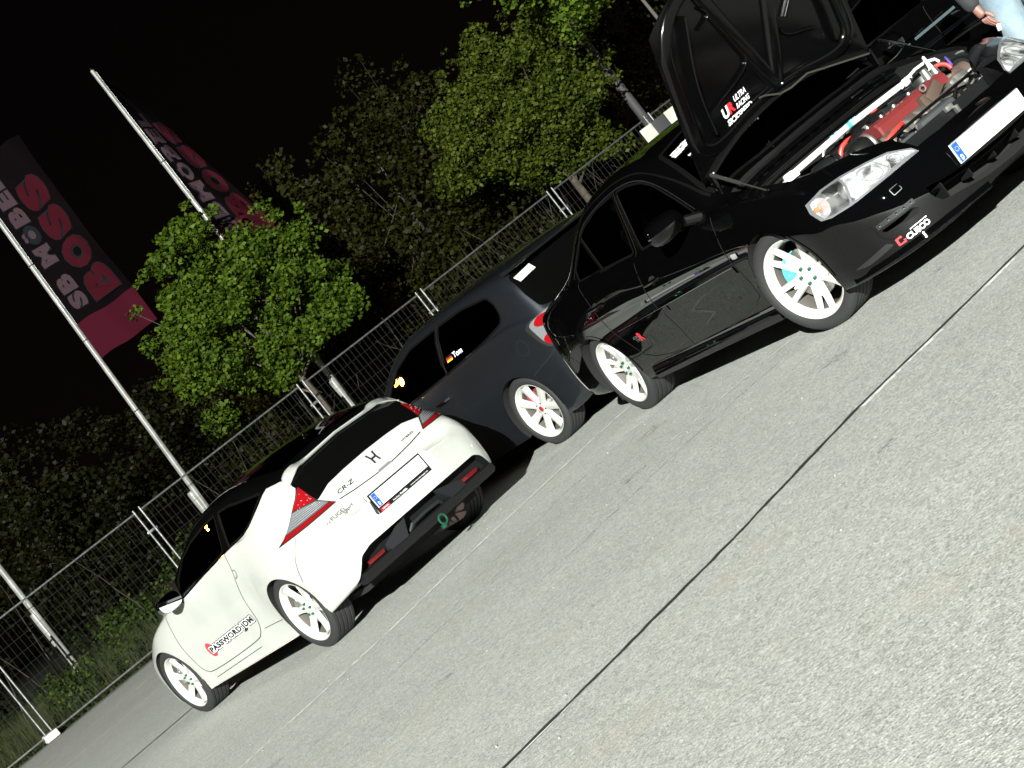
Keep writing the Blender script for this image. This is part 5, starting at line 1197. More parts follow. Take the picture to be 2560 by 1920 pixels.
# ---- mobile mesh fence
def fence_panel(A, B, label):
    t = thing('mesh_fence', label, 'fence', tuple(A), math.atan2((B - A).y, (B - A).x), 'mobile mesh fence panels along the verge')
    Ln = (B - A).length; f = MB(); z0, z1_ = .10, 2.0
    f.tube([(0, 0, .02), (0, 0, 2.06)], .021, 12); f.tube([(Ln, 0, .02), (Ln, 0, 2.06)], .021, 12); f.tube([(0, 0, z1_), (Ln, 0, z1_)], .017, 10); f.tube([(0, 0, z0), (Ln, 0, z0)], .017, 10)
    f.obj('frame', M_GALV, t)
    w_ = MB(); n = int(Ln / .098)
    for k in range(1, n): w_.tube([(Ln * k / n, 0, z0), (Ln * k / n, .0, z1_)], .0026, 4, caps=False)
    for k in range(1, 9): w_.tube([(0, -.005, z0 + 1.9 * k / 9), (Ln, -.005, z0 + 1.9 * k / 9)], .0026, 4, caps=False)
    o = w_.obj('wire_mesh', M_WIRE, t); o['kind'] = 'stuff'
    return t
J = [-12.4, -9.03, -6.03, -2.80, -.28, 2.70, 5.05, 8.4, 11.8, 15.2, 18.6]
JL = ['leftmost mesh panel, cut by the picture edge beside the white foot block', 'mesh panel between the white foot block and the coupe mirror', 'mesh panel behind the white coupe roof, crossed by a flagpole', 'mesh panel under the bright green tree, behind the grey hatchback nose',
      'mesh panel above the grey hatchback roof', 'mesh panel under the dark round tree, ending behind the black saloon roof', 'mesh panel behind the black saloon bonnet, with the white board', 'mesh panel hidden behind the raised black bonnet', 'mesh panel behind the person, outside the right picture edge', 'last mesh panel of the fence, farthest to the right']
def fpt(x): s = (x - FA.x) / FD.x; return FA + FD * s
FP, Ls = [], []
for i in range(len(J) - 1):
    A, B = fpt(J[i]), fpt(J[i + 1]); FP.append(fence_panel(A + FD * .06, B - FD * .06, JL[i])); Ls.append((B - A).length - .12)
for i, x in enumerate(J[:-1]):
    p = fpt(x); b = MB(); c = [(-.30, -.11), (.30, -.11), (.30, .11), (-.30, .11)]
    b.box((0, 0, .07), (.62, .12, .12), bev=.015); b.box((-.2, .085, .07), (.2, .07, .12), bev=.01); b.box((.2, .085, .07), (.2, .07, .12), bev=.01); b.box((-.2, -.085, .07), (.2, .07, .12), bev=.01); b.box((.2, -.085, .07), (.2, .07, .12), bev=.01)
    o = b.obj('concrete_block', M_CONC); o.location = p; o.rotation_euler = (0, 0, math.atan2(FD.y, FD.x) + PI / 2)
    tag(o, ['pale concrete fence foot outside the left picture edge', 'pale concrete fence foot with two slots at the lower left corner', 'concrete fence foot hidden behind the white coupe bonnet', 'concrete fence foot behind the coupe tail', 'concrete fence foot behind the grey hatchback',
            'concrete fence foot behind the hatchback roof and black saloon', 'concrete fence foot below the white board', 'concrete fence foot behind the raised black bonnet', 'concrete fence foot behind the far black car', 'concrete fence foot farthest to the right'][i], 'concrete block', 'concrete feet of the mobile fence')
for i, x in enumerate(J[1:-1]):
    c = MB(); c.box((Ls[i] + .06, 0, 1.62), (.20, .03, .045), bev=.008); c.lathe([(0, -.03), (.012, -.03), (.012, .03), (0, .03)], 10, c=(Ls[i] + .06, 0, 1.62)); c.obj('clamp', M_GALV, FP[i])
# white board on the fence
t = thing('notice_board', 'white board with a dark middle hung on the fence beside the raised bonnet', 'sign', tuple(fpt(4.98) - FN * .04), math.atan2(FD.y, FD.x))
MBD = mat('board_white', (.62, .60, .52), .6); vary_color(MBD, (.50, .48, .42), (.66, .64, .57), 4)
for x0, x1, m, nm in ((-.27, .02, MBD, 'board_panel'), (.02, .36, mat('board_dark', (.05, .05, .055), .6), 'board_panel'), (.36, .72, MBD, 'board_panel')):
    b = MB(); b.box(((x0 + x1) / 2, 0, 1.62), (x1 - x0 - .004, .02, .52), bev=.003); b.obj(nm, m, t)

# ---- flagpoles and banners
M_POLE = mat('white_pole_paint', (.3, .3, .3), .35, coat=.3); vary_color(M_POLE, (.20, .20, .185), (.31, .31, .29), 5)
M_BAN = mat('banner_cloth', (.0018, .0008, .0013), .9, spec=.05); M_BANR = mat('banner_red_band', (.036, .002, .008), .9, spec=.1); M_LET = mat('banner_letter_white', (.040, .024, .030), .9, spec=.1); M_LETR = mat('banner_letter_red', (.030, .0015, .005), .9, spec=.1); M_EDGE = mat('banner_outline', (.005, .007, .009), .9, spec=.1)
def flagpole(x, y, H, label, lean=(0, 0)):
    t = thing('flagpole', label, 'flagpole', (x, y, 0)); b = MB()
    b.tube([(0, 0, 0), (lean[0] * .3, 0, H * .3), (lean[0] * .6, 0, H * .6), (lean[0], 0, H)], [.062, .058, .050, .038], 20); b.obj('pole', M_POLE, t)
    c = MB(); c.lathe([(.06, 1.1), (.075, 1.1), (.075, 1.75), (.066, 1.80), (.060, 1.80)], 20, axis='z'); c.obj('pole_sleeve', M_POLE, t)
    c = MB(); c.lathe([(.001, H + .05), (.03, H + .04), (.048, H), (.048, H - .04), (.038, H - .04)], 16, axis='z', c=(lean[0], 0, 0)); c.obj('pole_cap', M_CHR, t)
    for z in (1.9, 3.6, 5.2, 6.9):
        c = MB(); c.lathe([(.060, z - .012), (.064, z), (.060, z + .012)], 16, axis='z', c=(lean[0] * z / H, 0, 0)); c.obj('pole_collar', M_GALV, t)
    c = MB(); c.box((.055, 0, 1.25), (.03, .05, .10), bev=.008); c.tube([(.07, 0, 1.25), (.05 + lean[0] * .5, 0, H * .5), (.045 + lean[0], 0, H - .1)], .004, 5); c.obj('halyard', M_GALV, t)
    return t
flagpole(-9.15, 31.2, 9.1, 'white flagpole nearest the left edge, its foot showing through the mesh fence', (.17, 0))
flagpole(-5.97, 33.0, 9.6, 'white flagpole behind the white coupe, carrying the big red lettered banner', (.46, 0))
flagpole(-2.60, 33.0, 9.05, 'tallest looking white flagpole with its top in view, passing behind the bright tree', (.09, 0))
def banner(label, x, y, z0, z1_, W, fn, txt1, txt2, group):
    """cloth beside the pole; fn(a, z) -> world offset, a = distance from the pole"""
    t = thing('banner', label, 'banner', (x, y, 0), 0, group); na, nz = 24, 60
    g = MB(); g.grid([[fn(W * i / na, z0 + (z1_ - z0) * j / nz) for j in range(nz + 1)] for i in range(na + 1)]); g.obj('cloth', M_BAN, t, fix=False)
    def off(a, z, d):
        p = Vector(fn(a, z)); u = Vector(fn(a + .01, z)) - p; v = Vector(fn(a, z + .01)) - p; n = u.cross(v).normalized()
        if n.y > 0: n = -n
        return p + n * d
    g = MB(); g.grid([[off(W * i / na, z0 + .01 + .95 * (j / 8) * .8, .006) for j in range(9)] for i in range(na + 1)]); g.obj('red_band', M_BANR, t, fix=False)
    for s, a0, a1, za, zb, m, bd in txt1 + txt2:
        for m_, b_, d in ((M_EDGE, bd + .05, .012), (m, bd, .028)):
            pts, fs = text2d(s, b_, 0, 1.0); e = .012 if b_ > bd else 0
            q = MB(); q.add([off(a1 + e - (a1 - a0 + 2 * e) * tt, za - e + (zb - za + 2 * e) * ss, d) for ss, tt in pts], fs); q.obj('banner_letter', m_, t, fix=False, smooth=False)
    return t
def fB(a, z): k = .5 + .5 * math.sin(z * .9 + .5); return (a * (.98 - .06 * k) + .06 + .046 * z, -.10 * math.sin(a * 5 + z * 1.1) * a - .05 * a * math.sin(z * 3.1), z - a * .06 + .02 * math.sin(a * 7))
letters = []
zz = 5.72
for ch, hgt in zip('SB-MÖBEL', (.36, .38, .22, .46, .44, .40, .36, .34)): letters.append((ch, .14, .46, zz, zz + hgt * .88, M_LET, .06)); zz += hgt
big = []; zz = 5.68
for ch in 'BOSS': big.append((ch, .56, 1.14, zz, zz + .60, M_LETR, .07)); zz += .665
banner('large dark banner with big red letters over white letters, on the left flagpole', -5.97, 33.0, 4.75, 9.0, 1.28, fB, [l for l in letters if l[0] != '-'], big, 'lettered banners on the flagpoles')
def fA(a, z):
    s = min(1, max(0, (8.75 - z) / 3.9)) ** .8; return (a * (.06 + .66 * s) + .05 + .01 * z, a * (.9 - .55 * s) + .06 * math.sin(a * 9 + z * 2), z - a * .15)
letters = []; zz = 5.1
for ch, hgt in zip('SBMÖBEL', (.38, .40, .50, .46, .42, .40, .38)): letters.append((ch, .10, .50, zz, zz + hgt * .88, M_LET, .05)); zz += hgt
big = []; zz = 5.3
for ch in 'BOSS': big.append((ch, .62, 1.14, zz, zz + .58, M_LETR, .06)); zz += .64
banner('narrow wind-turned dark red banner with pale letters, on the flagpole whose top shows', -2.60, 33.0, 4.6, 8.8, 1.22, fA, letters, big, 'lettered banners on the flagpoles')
# lamp mast
t = thing('lamp_mast', 'grey lamp mast rising behind the dark round tree', 'lamp post', (5.62, 37.0, 0)); b = MB(); b.tube([(0, 0, 0), (0, 0, 9)], [.11, .07], 16); b.obj('mast', mat('grey_mast', (.06, .055, .058), .7), t); b = MB(); b.tube([(0, 0, 9), (-.6, -.3, 9.3), (-1.4, -.7, 9.4)], .04, 10); b.box((-1.6, -.8, 9.38), (.6, .22, .12), Matrix.Rotation(.46, 3, 'Z'), bev=.03); b.obj('mast_arm', M_GALV, t)

# ---- trees
def leaf_mat(name, c0, c1, rough=.55):
    m = mat(name, c0, rough, spec=.15); g = N(m).new('ShaderNodeNewGeometry'); r = N(m).new('ShaderNodeValToRGB')
    r.color_ramp.elements[0].color = (*c0, 1); r.color_ramp.elements[1].color = (*c1, 1); L(m, g.outputs['Random Per Island'], r.inputs[0]); L(m, r.outputs[0], bsdf(m).inputs['Base Color'])
    tr = N(m).new('ShaderNodeBsdfTranslucent'); L(m, r.outputs[0], tr.inputs[0]); mx = N(m).new('ShaderNodeMixShader'); mx.inputs[0].default_value = .3
    out = [n for n in N(m) if n.type == 'OUTPUT_MATERIAL'][0]; L(m, bsdf(m).outputs[0], mx.inputs[1]); L(m, tr.outputs[0], mx.inputs[2]); L(m, mx.outputs[0], out.inputs[0])
    return m
M_LF1 = leaf_mat('bright_leaf', (.022, .050, .004), (.098, .150, .012)); M_LF2 = leaf_mat('maple_leaf', (.020, .040, .004), (.105, .125, .014)); M_LF3 = leaf_mat('fresh_leaf', (.045, .090, .008), (.14, .21, .02))
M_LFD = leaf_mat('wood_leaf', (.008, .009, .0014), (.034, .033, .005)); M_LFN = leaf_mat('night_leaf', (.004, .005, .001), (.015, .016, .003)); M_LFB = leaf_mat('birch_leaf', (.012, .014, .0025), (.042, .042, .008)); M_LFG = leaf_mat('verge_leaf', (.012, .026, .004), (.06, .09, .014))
M_BARK = mat('bark', (.17, .13, .095), .9); vary_color(M_BARK, (.05, .04, .03), (.11, .085, .065), 7); M_BIRCH = mat('pale_bark', (.30, .26, .22), .85); vary_color(M_BIRCH, (.02, .016, .012), (.07, .055, .045), 5)
def leaves(name, clumps, n, size, m, parent, seed, droop=.0, flat=.55):
    """n leaf blades spread over clumps (centre, radii); each blade a bent pair of triangles"""
    rng = np.random.default_rng(seed); wts = np.array([c[1] ** 2 for c in clumps]); wts = wts / wts.sum()
    idx = rng.choice(len(clumps), n, p=wts); C = np.array([c[0] for c in clumps])[idx]; Rr = np.array([c[1] for c in clumps])[idx]
    d = rng.normal(size=(n, 3)); d /= np.linalg.norm(d, axis=1)[:, None]; rad = Rr * rng.uniform(.35, 1.08, n) ** .6
    P = C + d * rad[:, None] * np.array([1, 1, flat + .25])
    a = rng.normal(size=(n, 3)); a[:, 2] *= .5; a /= np.linalg.norm(a, axis=1)[:, None]; b = np.cross(a, d + rng.normal(size=(n, 3)) * .6); b /= (np.linalg.norm(b, axis=1)[:, None] + 1e-9)
    s = size * rng.uniform(.6, 1.3, n)[:, None]; nn = np.cross(a, b)
    V = np.stack([P - a * s * .5, P + b * s * .38 + nn * s * .1, P + a * s * .55, P - b * s * .38 + nn * s * .1], 1).reshape(-1, 3)
    F = (np.arange(n)[:, None] * 4 + np.array([0, 1, 2, 3])).astype(np.int32)
    me = bpy.data.meshes.new(name); me.vertices.add(4 * n); me.vertices.foreach_set('co', V.ravel().astype(np.float32)); me.loops.add(4 * n); me.loops.foreach_set('vertex_index', F.ravel())
    me.polygons.add(n); me.polygons.foreach_set('loop_start', np.arange(0, 4 * n, 4, dtype=np.int32)); me.update(calc_edges=True); me.validate()
    return link(name, me, m, parent, smooth=False)
def tree(label, x, y, h, cz, rx, rz_, nclump, nleaf, lsize, m, seed, trunk_r=.09, bark=None, group=None, cl=.42, name='tree', lean=0., limbs=True):
    t = thing(name, label, 'tree', (x, y, 0), 0, group); r = random.Random(seed); cs = []
    for k in range(nclump):
        while True:
            p = Vector((r.uniform(-1, 1), r.uniform(-1, 1), r.uniform(-1, 1)))
            if .25 < p.length < 1: break
        # ragged outline: lobes by direction
        a = math.atan2(p.z, p.x); lob = 1 + .17 * math.sin(3 * a + seed) + .13 * math.sin(7 * a + 2 * seed)
        k_ = p.length ** .45 / p.length * lob; q = Vector((p.x * k_ * rx + lean * (p.z + 1), p.y * k_ * rx, cz + p.z * k_ * rz_))
        cs.append((q, r.uniform(.55, 1.25) * cl))
    for k in range(nclump // 3):                      # inner mass
        cs.append((Vector((r.gauss(0, .33) * rx + lean, r.gauss(0, .3) * rx - .3 * rx, cz + r.gauss(0, .33) * rz_)), cl * r.uniform(.7, 1.2)))
    for k in range(nclump // 4):                      # sprigs sticking out of the top and sides
        a = r.uniform(-.4, PI + .4); rr = r.uniform(1.0, 1.22); cs.append((Vector((math.cos(a) * rx * rr + lean, r.uniform(-.5, .5) * rx, cz + math.sin(a) * rz_ * rr)), cl * r.uniform(.25, .5)))
    b = MB(); path = [Vector((0, 0, 0)), Vector((r.uniform(-.05, .05) + lean * .2, 0, h * .25)), Vector((lean * .6 + r.uniform(-.1, .1), r.uniform(-.1, .1), h * .5)), Vector((lean + r.uniform(-.15, .15), 0, h * .88))]
    path = chaikin3(path, 2); b.tube(path, [trunk_r * (1 - .8 * i / (len(path) - 1)) for i in range(len(path))], 10); b.obj('trunk', bark or M_BARK, t)
    l = MB()
    for q, rad in [c_ for c_ in cs if c_[0].z > cz - rz_ * .3][::7]:
        k = r.uniform(.50, .85); s = path[int(k * (len(path) - 1))]; mid = s.lerp(q, .5) + Vector((0, 0, -.12 * (q - s).length * .5)); l.tube(chaikin3([s, mid, q], 1), [trunk_r * .26, trunk_r * .18, trunk_r * .12, trunk_r * .07, trunk_r * .03][:len(chaikin3([s, mid, q], 1))], 5, caps=False)
    if limbs: l.obj('limbs', bark or M_BARK, t)
    leaves('crown', cs, nleaf, lsize, m, t, seed, flat=.6)
    return t
tree('bright green bushy tree leaning over the mesh fence, between two flagpoles', -2.75, 31.2, 5.2, 3.75, 1.65, 1.62, 110, 31000, .085, M_LF1, 3, .10, lean=-.12, cl=.35)
tree('dark round maple-like tree beyond the fence, left of the grey lamp mast', 3.55, 35.5, 5.3, 3.65, 1.70, 1.62, 140, 30000, .085, M_LF2, 11, .12, cl=.36)
tree('fresh green crown cut by the top picture edge, left of the raised bonnet', 6.25, 32.6, 8.0, 6.35, 2.1, 2.2, 150, 34000, .10, M_LF3, 21, .06, limbs=False, bark=mat('grey_bark', (.10, .09, .08), .9))
bgt = [(-17.5, 40, 5.4, 'far left'), (-14.0, 37, 4.6, ''), (-11.2, 42, 5.6, ''), (-8.6, 38, 4.2, ''), (-6.2, 43, 4.6, ''), (-3.8, 39, 4.7, ''), (-1.3, 42, 6.2, ''), (.6, 38.5, 5.6, ''), (2.3, 43, 6.0, ''), (1.75, 46, 7.4, ''), (5.4, 42, 5.0, ''), (7.6, 40, 6.6, ''), (9.8, 43, 7.4, ''), (12.6, 41, 7.2, ''), (15.5, 44, 7.5, '')]
bl = ['dim olive tree at the far left, behind the first flagpole', 'low dim tree right of the first flagpole', 'dim thin-leaved tree between the two left flagpoles', 'low dark tree just left of the banner pole foot', 'dim tree behind the coupe roof', 'dark tree hidden under the bright green tree', 'tall dim olive tree right of the narrow banner',
      'dim olive tree above the hatchback, right of the bright tree', 'dim brownish tree left of the dark round tree', 'slender dim tree top poking up left of the dark round tree', 'dim tree behind the lamp mast foot', 'dim tree between lamp mast and raised bonnet', 'dim tree behind the raised bonnet edge', 'dim tree hidden behind the raised bonnet', 'dim tree far right behind the black cars']
for k, (x, y, h, _) in enumerate(bgt):
    sl = k == 9
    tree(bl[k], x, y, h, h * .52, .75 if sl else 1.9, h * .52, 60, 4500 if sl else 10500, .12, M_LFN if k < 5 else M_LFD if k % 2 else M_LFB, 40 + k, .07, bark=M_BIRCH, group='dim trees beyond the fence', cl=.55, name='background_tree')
# undergrowth and tall grass behind the fence
rng = np.random.default_rng(5); cl = []
for k in range(150):
    s = rng.uniform(-12, 26); d = rng.uniform(.35, 5.5); p = FA + FD * s + FN * d; h = .25 + .12 * d; cl.append((Vector((p.x, p.y, h * rng.uniform(.5, 1.0))), rng.uniform(.3, .55)))
o = leaves('undergrowth', cl, 42000, .085, M_LFG, None, 77, flat=.7); tag(o, 'tangled low green undergrowth behind the mesh fence', 'undergrowth', kind='stuff')
M_GR = leaf_mat('grass_blade', (.012, .022, .005), (.055, .060, .018)); n = 42000
s = rng.uniform(-14, 26, n); d = rng.uniform(.1, 5.5, n); bx = FA.x + FD.x * s + FN.x * d; by = FA.y + FD.y * s + FN.y * d; hh = rng.uniform(.12, .55, n) * (1 + .25 * d / 2); lx = rng.normal(0, .10, n); ly = rng.normal(0, .10, n)
V = np.stack([np.stack([bx - .006, by, 0 * bx - .03], 1), np.stack([bx + .006, by, 0 * bx - .03], 1), np.stack([bx + lx, by + ly, hh], 1)], 1).reshape(-1, 3)
me = bpy.data.meshes.new('tall_grass'); me.vertices.add(3 * n); me.vertices.foreach_set('co', V.ravel().astype(np.float32)); me.loops.add(3 * n); me.loops.foreach_set('vertex_index', np.arange(3 * n, dtype=np.int32)); me.polygons.add(n); me.polygons.foreach_set('loop_start', np.arange(0, 3 * n, 3, dtype=np.int32)); me.update(calc_edges=True)
tag(link('tall_grass', me, M_GR, None, smooth=False), 'uncut tall grass along the verge behind the mesh fence', 'grass', kind='stuff')
# bramble whips
b = MB(); r = random.Random(8)
for k in range(46):
    p = fpt(r.uniform(-13, 8)) + FN * r.uniform(.8, 5); q = [p]; dx, dz = r.uniform(-.5, .5), r.uniform(.9, 1.5)
    for i in range(6): q.append(q[-1] + Vector((dx * .35 + r.uniform(-.06, .06), r.uniform(-.05, .05), dz * .35 * (1 - i * .06))))
    b.tube(q, [.012, .010, .009, .007, .006, .004, .003], 5, caps=False)
tag(b.obj('bare_stems', M_BIRCH), 'thin bare stems standing in the undergrowth behind the fence', 'stems', kind='stuff')

# ---- the cars
build_white()
build_grey(G_POSE, M_GREYP, 'dark grey three-door hatchback with red wheel caps, parked between white coupe and black saloon')
build_black()
build_grey((5.42, 13.60, 2.22), M_BLACKP, 'black car parked behind the raised bonnet, only its bright door trim catching light', stickers=False).name = 'far_parked_car'

# ---- the person at the right edge
def skin_mesh(joints, edges, name, m, parent, levels=2, root=0):
    """joints: list of (point, (rx, ry)); grown by a skin modifier"""
    me = bpy.data.meshes.new(name); me.from_pydata([j[0] for j in joints], edges, []); o = bpy.data.objects.new(name, me); COL.objects.link(o)
    md = o.modifiers.new('skin', 'SKIN'); md.use_smooth_shade = True; sd = o.modifiers.new('sub', 'SUBSURF'); sd.levels = levels; sd.render_levels = levels
    if not me.skin_vertices: me.attributes  # layer is made with the modifier
    for i, j in enumerate(joints):
        v = me.skin_vertices[0].data[i]; v.radius = j[1] if isinstance(j[1], tuple) else (j[1], j[1]); v.use_root = i == root
    dg = bpy.context.evaluated_depsgraph_get(); dg.update(); nm = bpy.data.meshes.new_from_object(o.evaluated_get(dg)); bpy.data.objects.remove(o)
    ob = bpy.data.objects.new(name, nm); COL.objects.link(ob); nm.materials.clear(); nm.materials.append(m); nm.shade_smooth(); ob.parent = parent; return ob
def person():
    M_SKIN = mat('skin', (.27, .13, .105), .5); M_JEAN = mat('pale_denim', (.32, .42, .50), .9); vary_color(M_JEAN, (.13, .185, .23), (.22, .275, .31), 6); M_JKT = mat('dark_jacket', (.022, .022, .026), .85); add_noise_bump(M_JKT, 9, .5, .03); M_HAIR = mat('brown_hair', (.03, .02, .012), .7); M_SHOE = mat('dark_shoe', (.02, .02, .02), .6)
    add_noise_bump(M_JEAN, 7, .6, .03)
    p = thing('person', 'person in dark jacket and pale blue jeans at the top right corner', 'person', (3.56, 9.86, 0), .25)
    # one continuous body (skin shows at head and hands)
    J = [((0, 0, .98), (.15, .11)), ((0, 0, 1.15), (.14, .10)), ((0, 0, 1.38), (.17, .11)), ((0, 0, 1.50), (.06, .06)), ((0, -.01, 1.57), (.055, .06)),
         ((-.10, 0, .90), (.095, .10)), ((-.11, 0, .50), (.062, .066)), ((-.12, .02, .10), (.04, .045)), ((-.12, -.10, .05), (.04, .03)),
         ((.10, 0, .90), (.095, .10)), ((.12, 0, .50), (.062, .066)), ((.14, .02, .10), (.04, .045)), ((.14, -.10, .05), (.04, .03)),
         ((-.19, 0, 1.42), (.055, .055)), ((-.26, .0, 1.10), (.042, .042)), ((-.29, -.06, .84), (.030, .026)), ((-.295, -.075, .78), (.036, .018)),
         ((.19, 0, 1.42), (.055, .055)), ((.25, .02, 1.14), (.042, .042)), ((.27, -.03, .90), (.030, .026)), ((.275, -.05, .83), (.036, .018))]
    E = [(0, 1), (1, 2), (2, 3), (3, 4), (0, 5), (5, 6), (6, 7), (7, 8), (0, 9), (9, 10), (10, 11), (11, 12), (2, 13), (13, 14), (14, 15), (15, 16), (2, 17), (17, 18), (18, 19), (19, 20)]
    body = skin_mesh(J, E, 'body', M_SKIN, p)
    for sd, hx, hy, hz in ((-1, -.296, -.078, .765), (1, .276, -.052, .815)):
        fingers = []
        for k in range(4):
            ln = (.070, .078, .074, .058)[k]; a = Vector((hx + .004, hy - .028 + .019 * k, hz + .01)); cur = .30 if sd > 0 else .75
            c1 = a + Vector((-sd * .008 * cur, 0, -ln * .45)); c2 = c1 + Vector((-sd * .018 * cur, -.002, -ln * .33)); c3 = c2 + Vector((-sd * .024 * cur, -.002, -ln * .22))
            skin_mesh([(a, .0095), (c1, .0088), (c2, .0080), (c3, .0068)], [(0, 1), (1, 2), (2, 3)], 'finger', M_SKIN, body)
        a = Vector((hx - sd * .004, hy - .030, hz + .035)); skin_mesh([(a, .012), (a + Vector((-sd * .012, -.020, -.028)), .0105), (a + Vector((-sd * .018, -.026, -.056)), .0085)], [(0, 1), (1, 2)], 'thumb', M_SKIN, body)
    hb = MB(); P = []
    for i in range(17):
        th = PI * i / 16; row = []
        for j in range(24):
            ph = 2 * PI * j / 24; r_ = 1 - .10 * max(0, -math.cos(th)) ** 2 * 1.2; x = .076 * math.sin(th) * math.cos(ph) * r_; y = .095 * math.sin(th) * math.sin(ph) * r_; z = .118 * math.cos(th)
            if y < -.05: y += -.012 * math.exp(-((x / .014) ** 2 + ((z + .01) / .028) ** 2)) - .005 * math.exp(-((x / .03) ** 2 + ((z + .055) / .012) ** 2)); y += .008 * math.exp(-(((abs(x) - .03) / .015) ** 2 + ((z - .012) / .012) ** 2))
            row.append((x, y - .01, z + 1.66))
        P.append(row + [row[0]])
    hb.grid(P); head = hb.obj('head', M_SKIN, p, angle=80)
    for sx in (-1, 1):
        e_ = MB(); e_.lathe([(.001, .006), (.008, .004), (.011, -.004)], 14, c=(0, 0, 0)); e_.v = [(v[0] + sx * .031, -v[1] - .094, v[2] + 1.672) for v in e_.v]; e_.obj('eye', M_WHT, head)
        e_ = MB(); e_.lathe([(.001, .0075), (.004, .0065)], 12); e_.v = [(v[0] + sx * .031, -v[1] - .094, v[2] + 1.672) for v in e_.v]; e_.obj('iris', M_BLK, head)
        er = MB(); er.tube([(sx * .076, .0, 1.685), (sx * .086, .012, 1.68), (sx * .084, .014, 1.65), (sx * .075, .002, 1.638)], .009, 8); er.obj('ear', M_SKIN, head)
    mo = MB(); mo.tube([(-.022, -.098, 1.603), (0, -.106, 1.602), (.022, -.098, 1.603)], .0045, 6); mo.obj('mouth', mat('lips', (.35, .12, .10), .5), head)
    hr = MB(); P = []
    for i in range(11):
        th = PI * .56 * i / 10; P.append([(.083 * math.sin(th) * math.cos(2 * PI * j / 24), .102 * math.sin(th) * math.sin(2 * PI * j / 24) + .002, 1.672 + .122 * math.cos(th) + (.045 * max(0, -math.sin(2 * PI * j / 24)) if i > 7 else 0)) for j in range(25)])
    hr.grid(P); hr.obj('hair', M_HAIR, head, angle=80)
    JJ = [((0, 0, 1.00), (.19, .145)), ((0, 0, 1.15), (.175, .13)), ((0, 0, 1.36), (.205, .135)), ((0, 0, 1.47), (.10, .09)), ((0, 0, 1.52), (.075, .075)), ((0, 0, .80), (.20, .155)),
          ((-.21, 0, 1.41), (.078, .078)), ((-.27, .0, 1.12), (.068, .066)), ((-.296, -.062, .83), (.054, .048)), ((.21, 0, 1.41), (.078, .078)), ((.265, .02, 1.15), (.068, .066)), ((.275, -.03, .92), (.058, .052))]
    skin_mesh(JJ, [(0, 1), (1, 2), (2, 3), (3, 4), (0, 5), (2, 6), (6, 7), (7, 8), (2, 9), (9, 10), (10, 11)], 'jacket', M_JKT, p)
    JL_ = [((0, .0, .96), (.165, .13)), ((-.10, 0, .85), (.115, .12)), ((-.125, -.01, .66), (.098, .102)), ((-.13, -.01, .50), (.084, .086)), ((-.135, .02, .25), (.075, .078)), ((-.135, .02, .09), (.078, .085)), ((.10, 0, .85), (.115, .12)), ((.13, -.01, .66), (.098, .102)), ((.14, -.01, .50), (.084, .086)), ((.15, .02, .25), (.075, .078)), ((.15, .02, .09), (.078, .085))]
    skin_mesh(JL_, [(0, 1), (1, 2), (2, 3), (3, 4), (4, 5), (0, 6), (6, 7), (7, 8), (8, 9), (9, 10)], 'jeans', M_JEAN, p)
    for sd in (-1, 1):
        s_ = MB(); s_.box((sd * .14, -.05, .05), (.10, .29, .085), bev=.035); s_.obj('shoe', M_SHOE, p)
    # the small white box in the hand is a thing of its own
    bx_ = MB(); bx_.box((0, 0, 0), (.020, .014, .055), bev=.003); o = bx_.obj('lighter', M_WHT); o.location = p.matrix_world @ Vector((0, 0, 0)); rz = .25
    q = Matrix.Rotation(rz, 3, 'Z') @ Vector((-.262, -.09, .692)); o.location = Vector((3.56, 9.86, 0)) + q; o.rotation_euler = (0, .35, rz); tag(o, 'small white lighter held in the hand at the top right corner', 'lighter')
person()

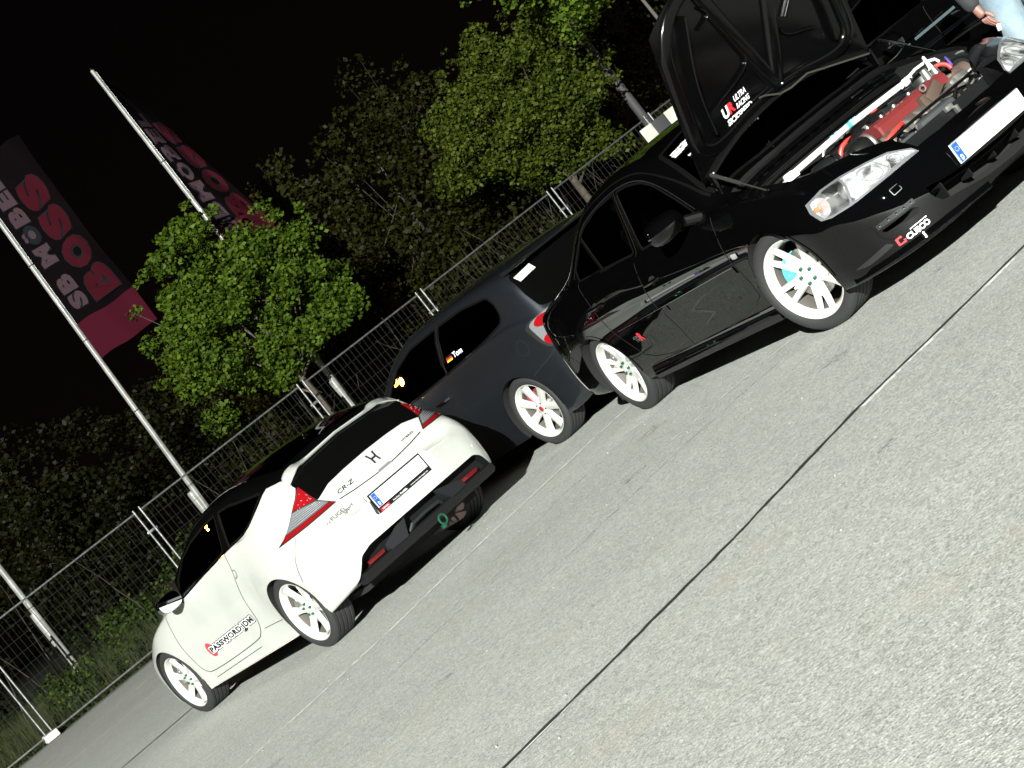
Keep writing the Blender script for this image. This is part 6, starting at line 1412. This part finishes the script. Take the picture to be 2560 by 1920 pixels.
# ---- floodlight behind the photographer and street lamp on the left (both outside the frame)
t = thing('floodlight_mast', 'floodlight on a tripod mast behind the photographer', 'floodlight', (FLOOD.x, FLOOD.y - .25, 0)); b = MB(); b.tube([(0, 0, .9), (0, 0, FLOOD.z - .1)], .03, 10)
for k in range(3): b.tube([(0, 0, 1.2), (.8 * math.cos(k * 2.09), .8 * math.sin(k * 2.09), .02)], .018, 8)
b.obj('mast', M_GALV, t); b = MB(); b.box((0, 0, FLOOD.z), (.36, .12, .26), bev=.02); b.obj('lamp_housing', M_PLAST, t)
b = MB(); b.add([(-.15, .065, FLOOD.z - .1), (.15, .065, FLOOD.z - .1), (.15, .065, FLOOD.z + .1), (-.15, .065, FLOOD.z + .1)], [(0, 1, 2, 3)]); b.obj('lamp_face', mat('lit_lamp_face', (1, 1, 1), .5, emit=(1, .99, .94), estr=5000), t)
li = bpy.data.lights.new('floodlight', 'SPOT'); li.energy = 520000; li.color = (.97, 1, .94); li.shadow_soft_size = .10; li.spot_size = math.radians(60); li.spot_blend = .4
lo_ = bpy.data.objects.new('floodlight', li); COL.objects.link(lo_); lo_.location = FLOOD + Vector((0, .2, 0)); lo_.rotation_euler = (Vector((1.6, 10, .6)) - FLOOD).to_track_quat('-Z', 'Y').to_euler()
t = thing('street_lamp', 'orange sodium street lamp far to the left of the picture', 'street lamp', (SODIUM.x, SODIUM.y, 0)); b = MB(); b.tube([(0, 0, 0), (0, 0, SODIUM.z)], [.10, .06], 12); b.tube([(0, 0, SODIUM.z), (.5, -.4, SODIUM.z + .15), (1.2, -.9, SODIUM.z + .15)], .04, 8); b.obj('mast', M_GALV, t)
b = MB(); b.lathe([(.001, -.10), (.16, -.08), (.20, 0), (.16, .06), (.001, .08)], 24, axis='z', c=(1.4, -1.05, SODIUM.z + .1)); b.obj('lamp_head', mat('lit_sodium', (1, .5, .1), .5, emit=(1, .36, .06), estr=260), t)
li = bpy.data.lights.new('sodium_lamp', 'POINT'); li.energy = 160; li.color = (1, .42, .10); li.shadow_soft_size = .25; o = bpy.data.objects.new('sodium_lamp', li); COL.objects.link(o); o.location = (SODIUM.x + 1.4, SODIUM.y - 1.05, SODIUM.z - .3)
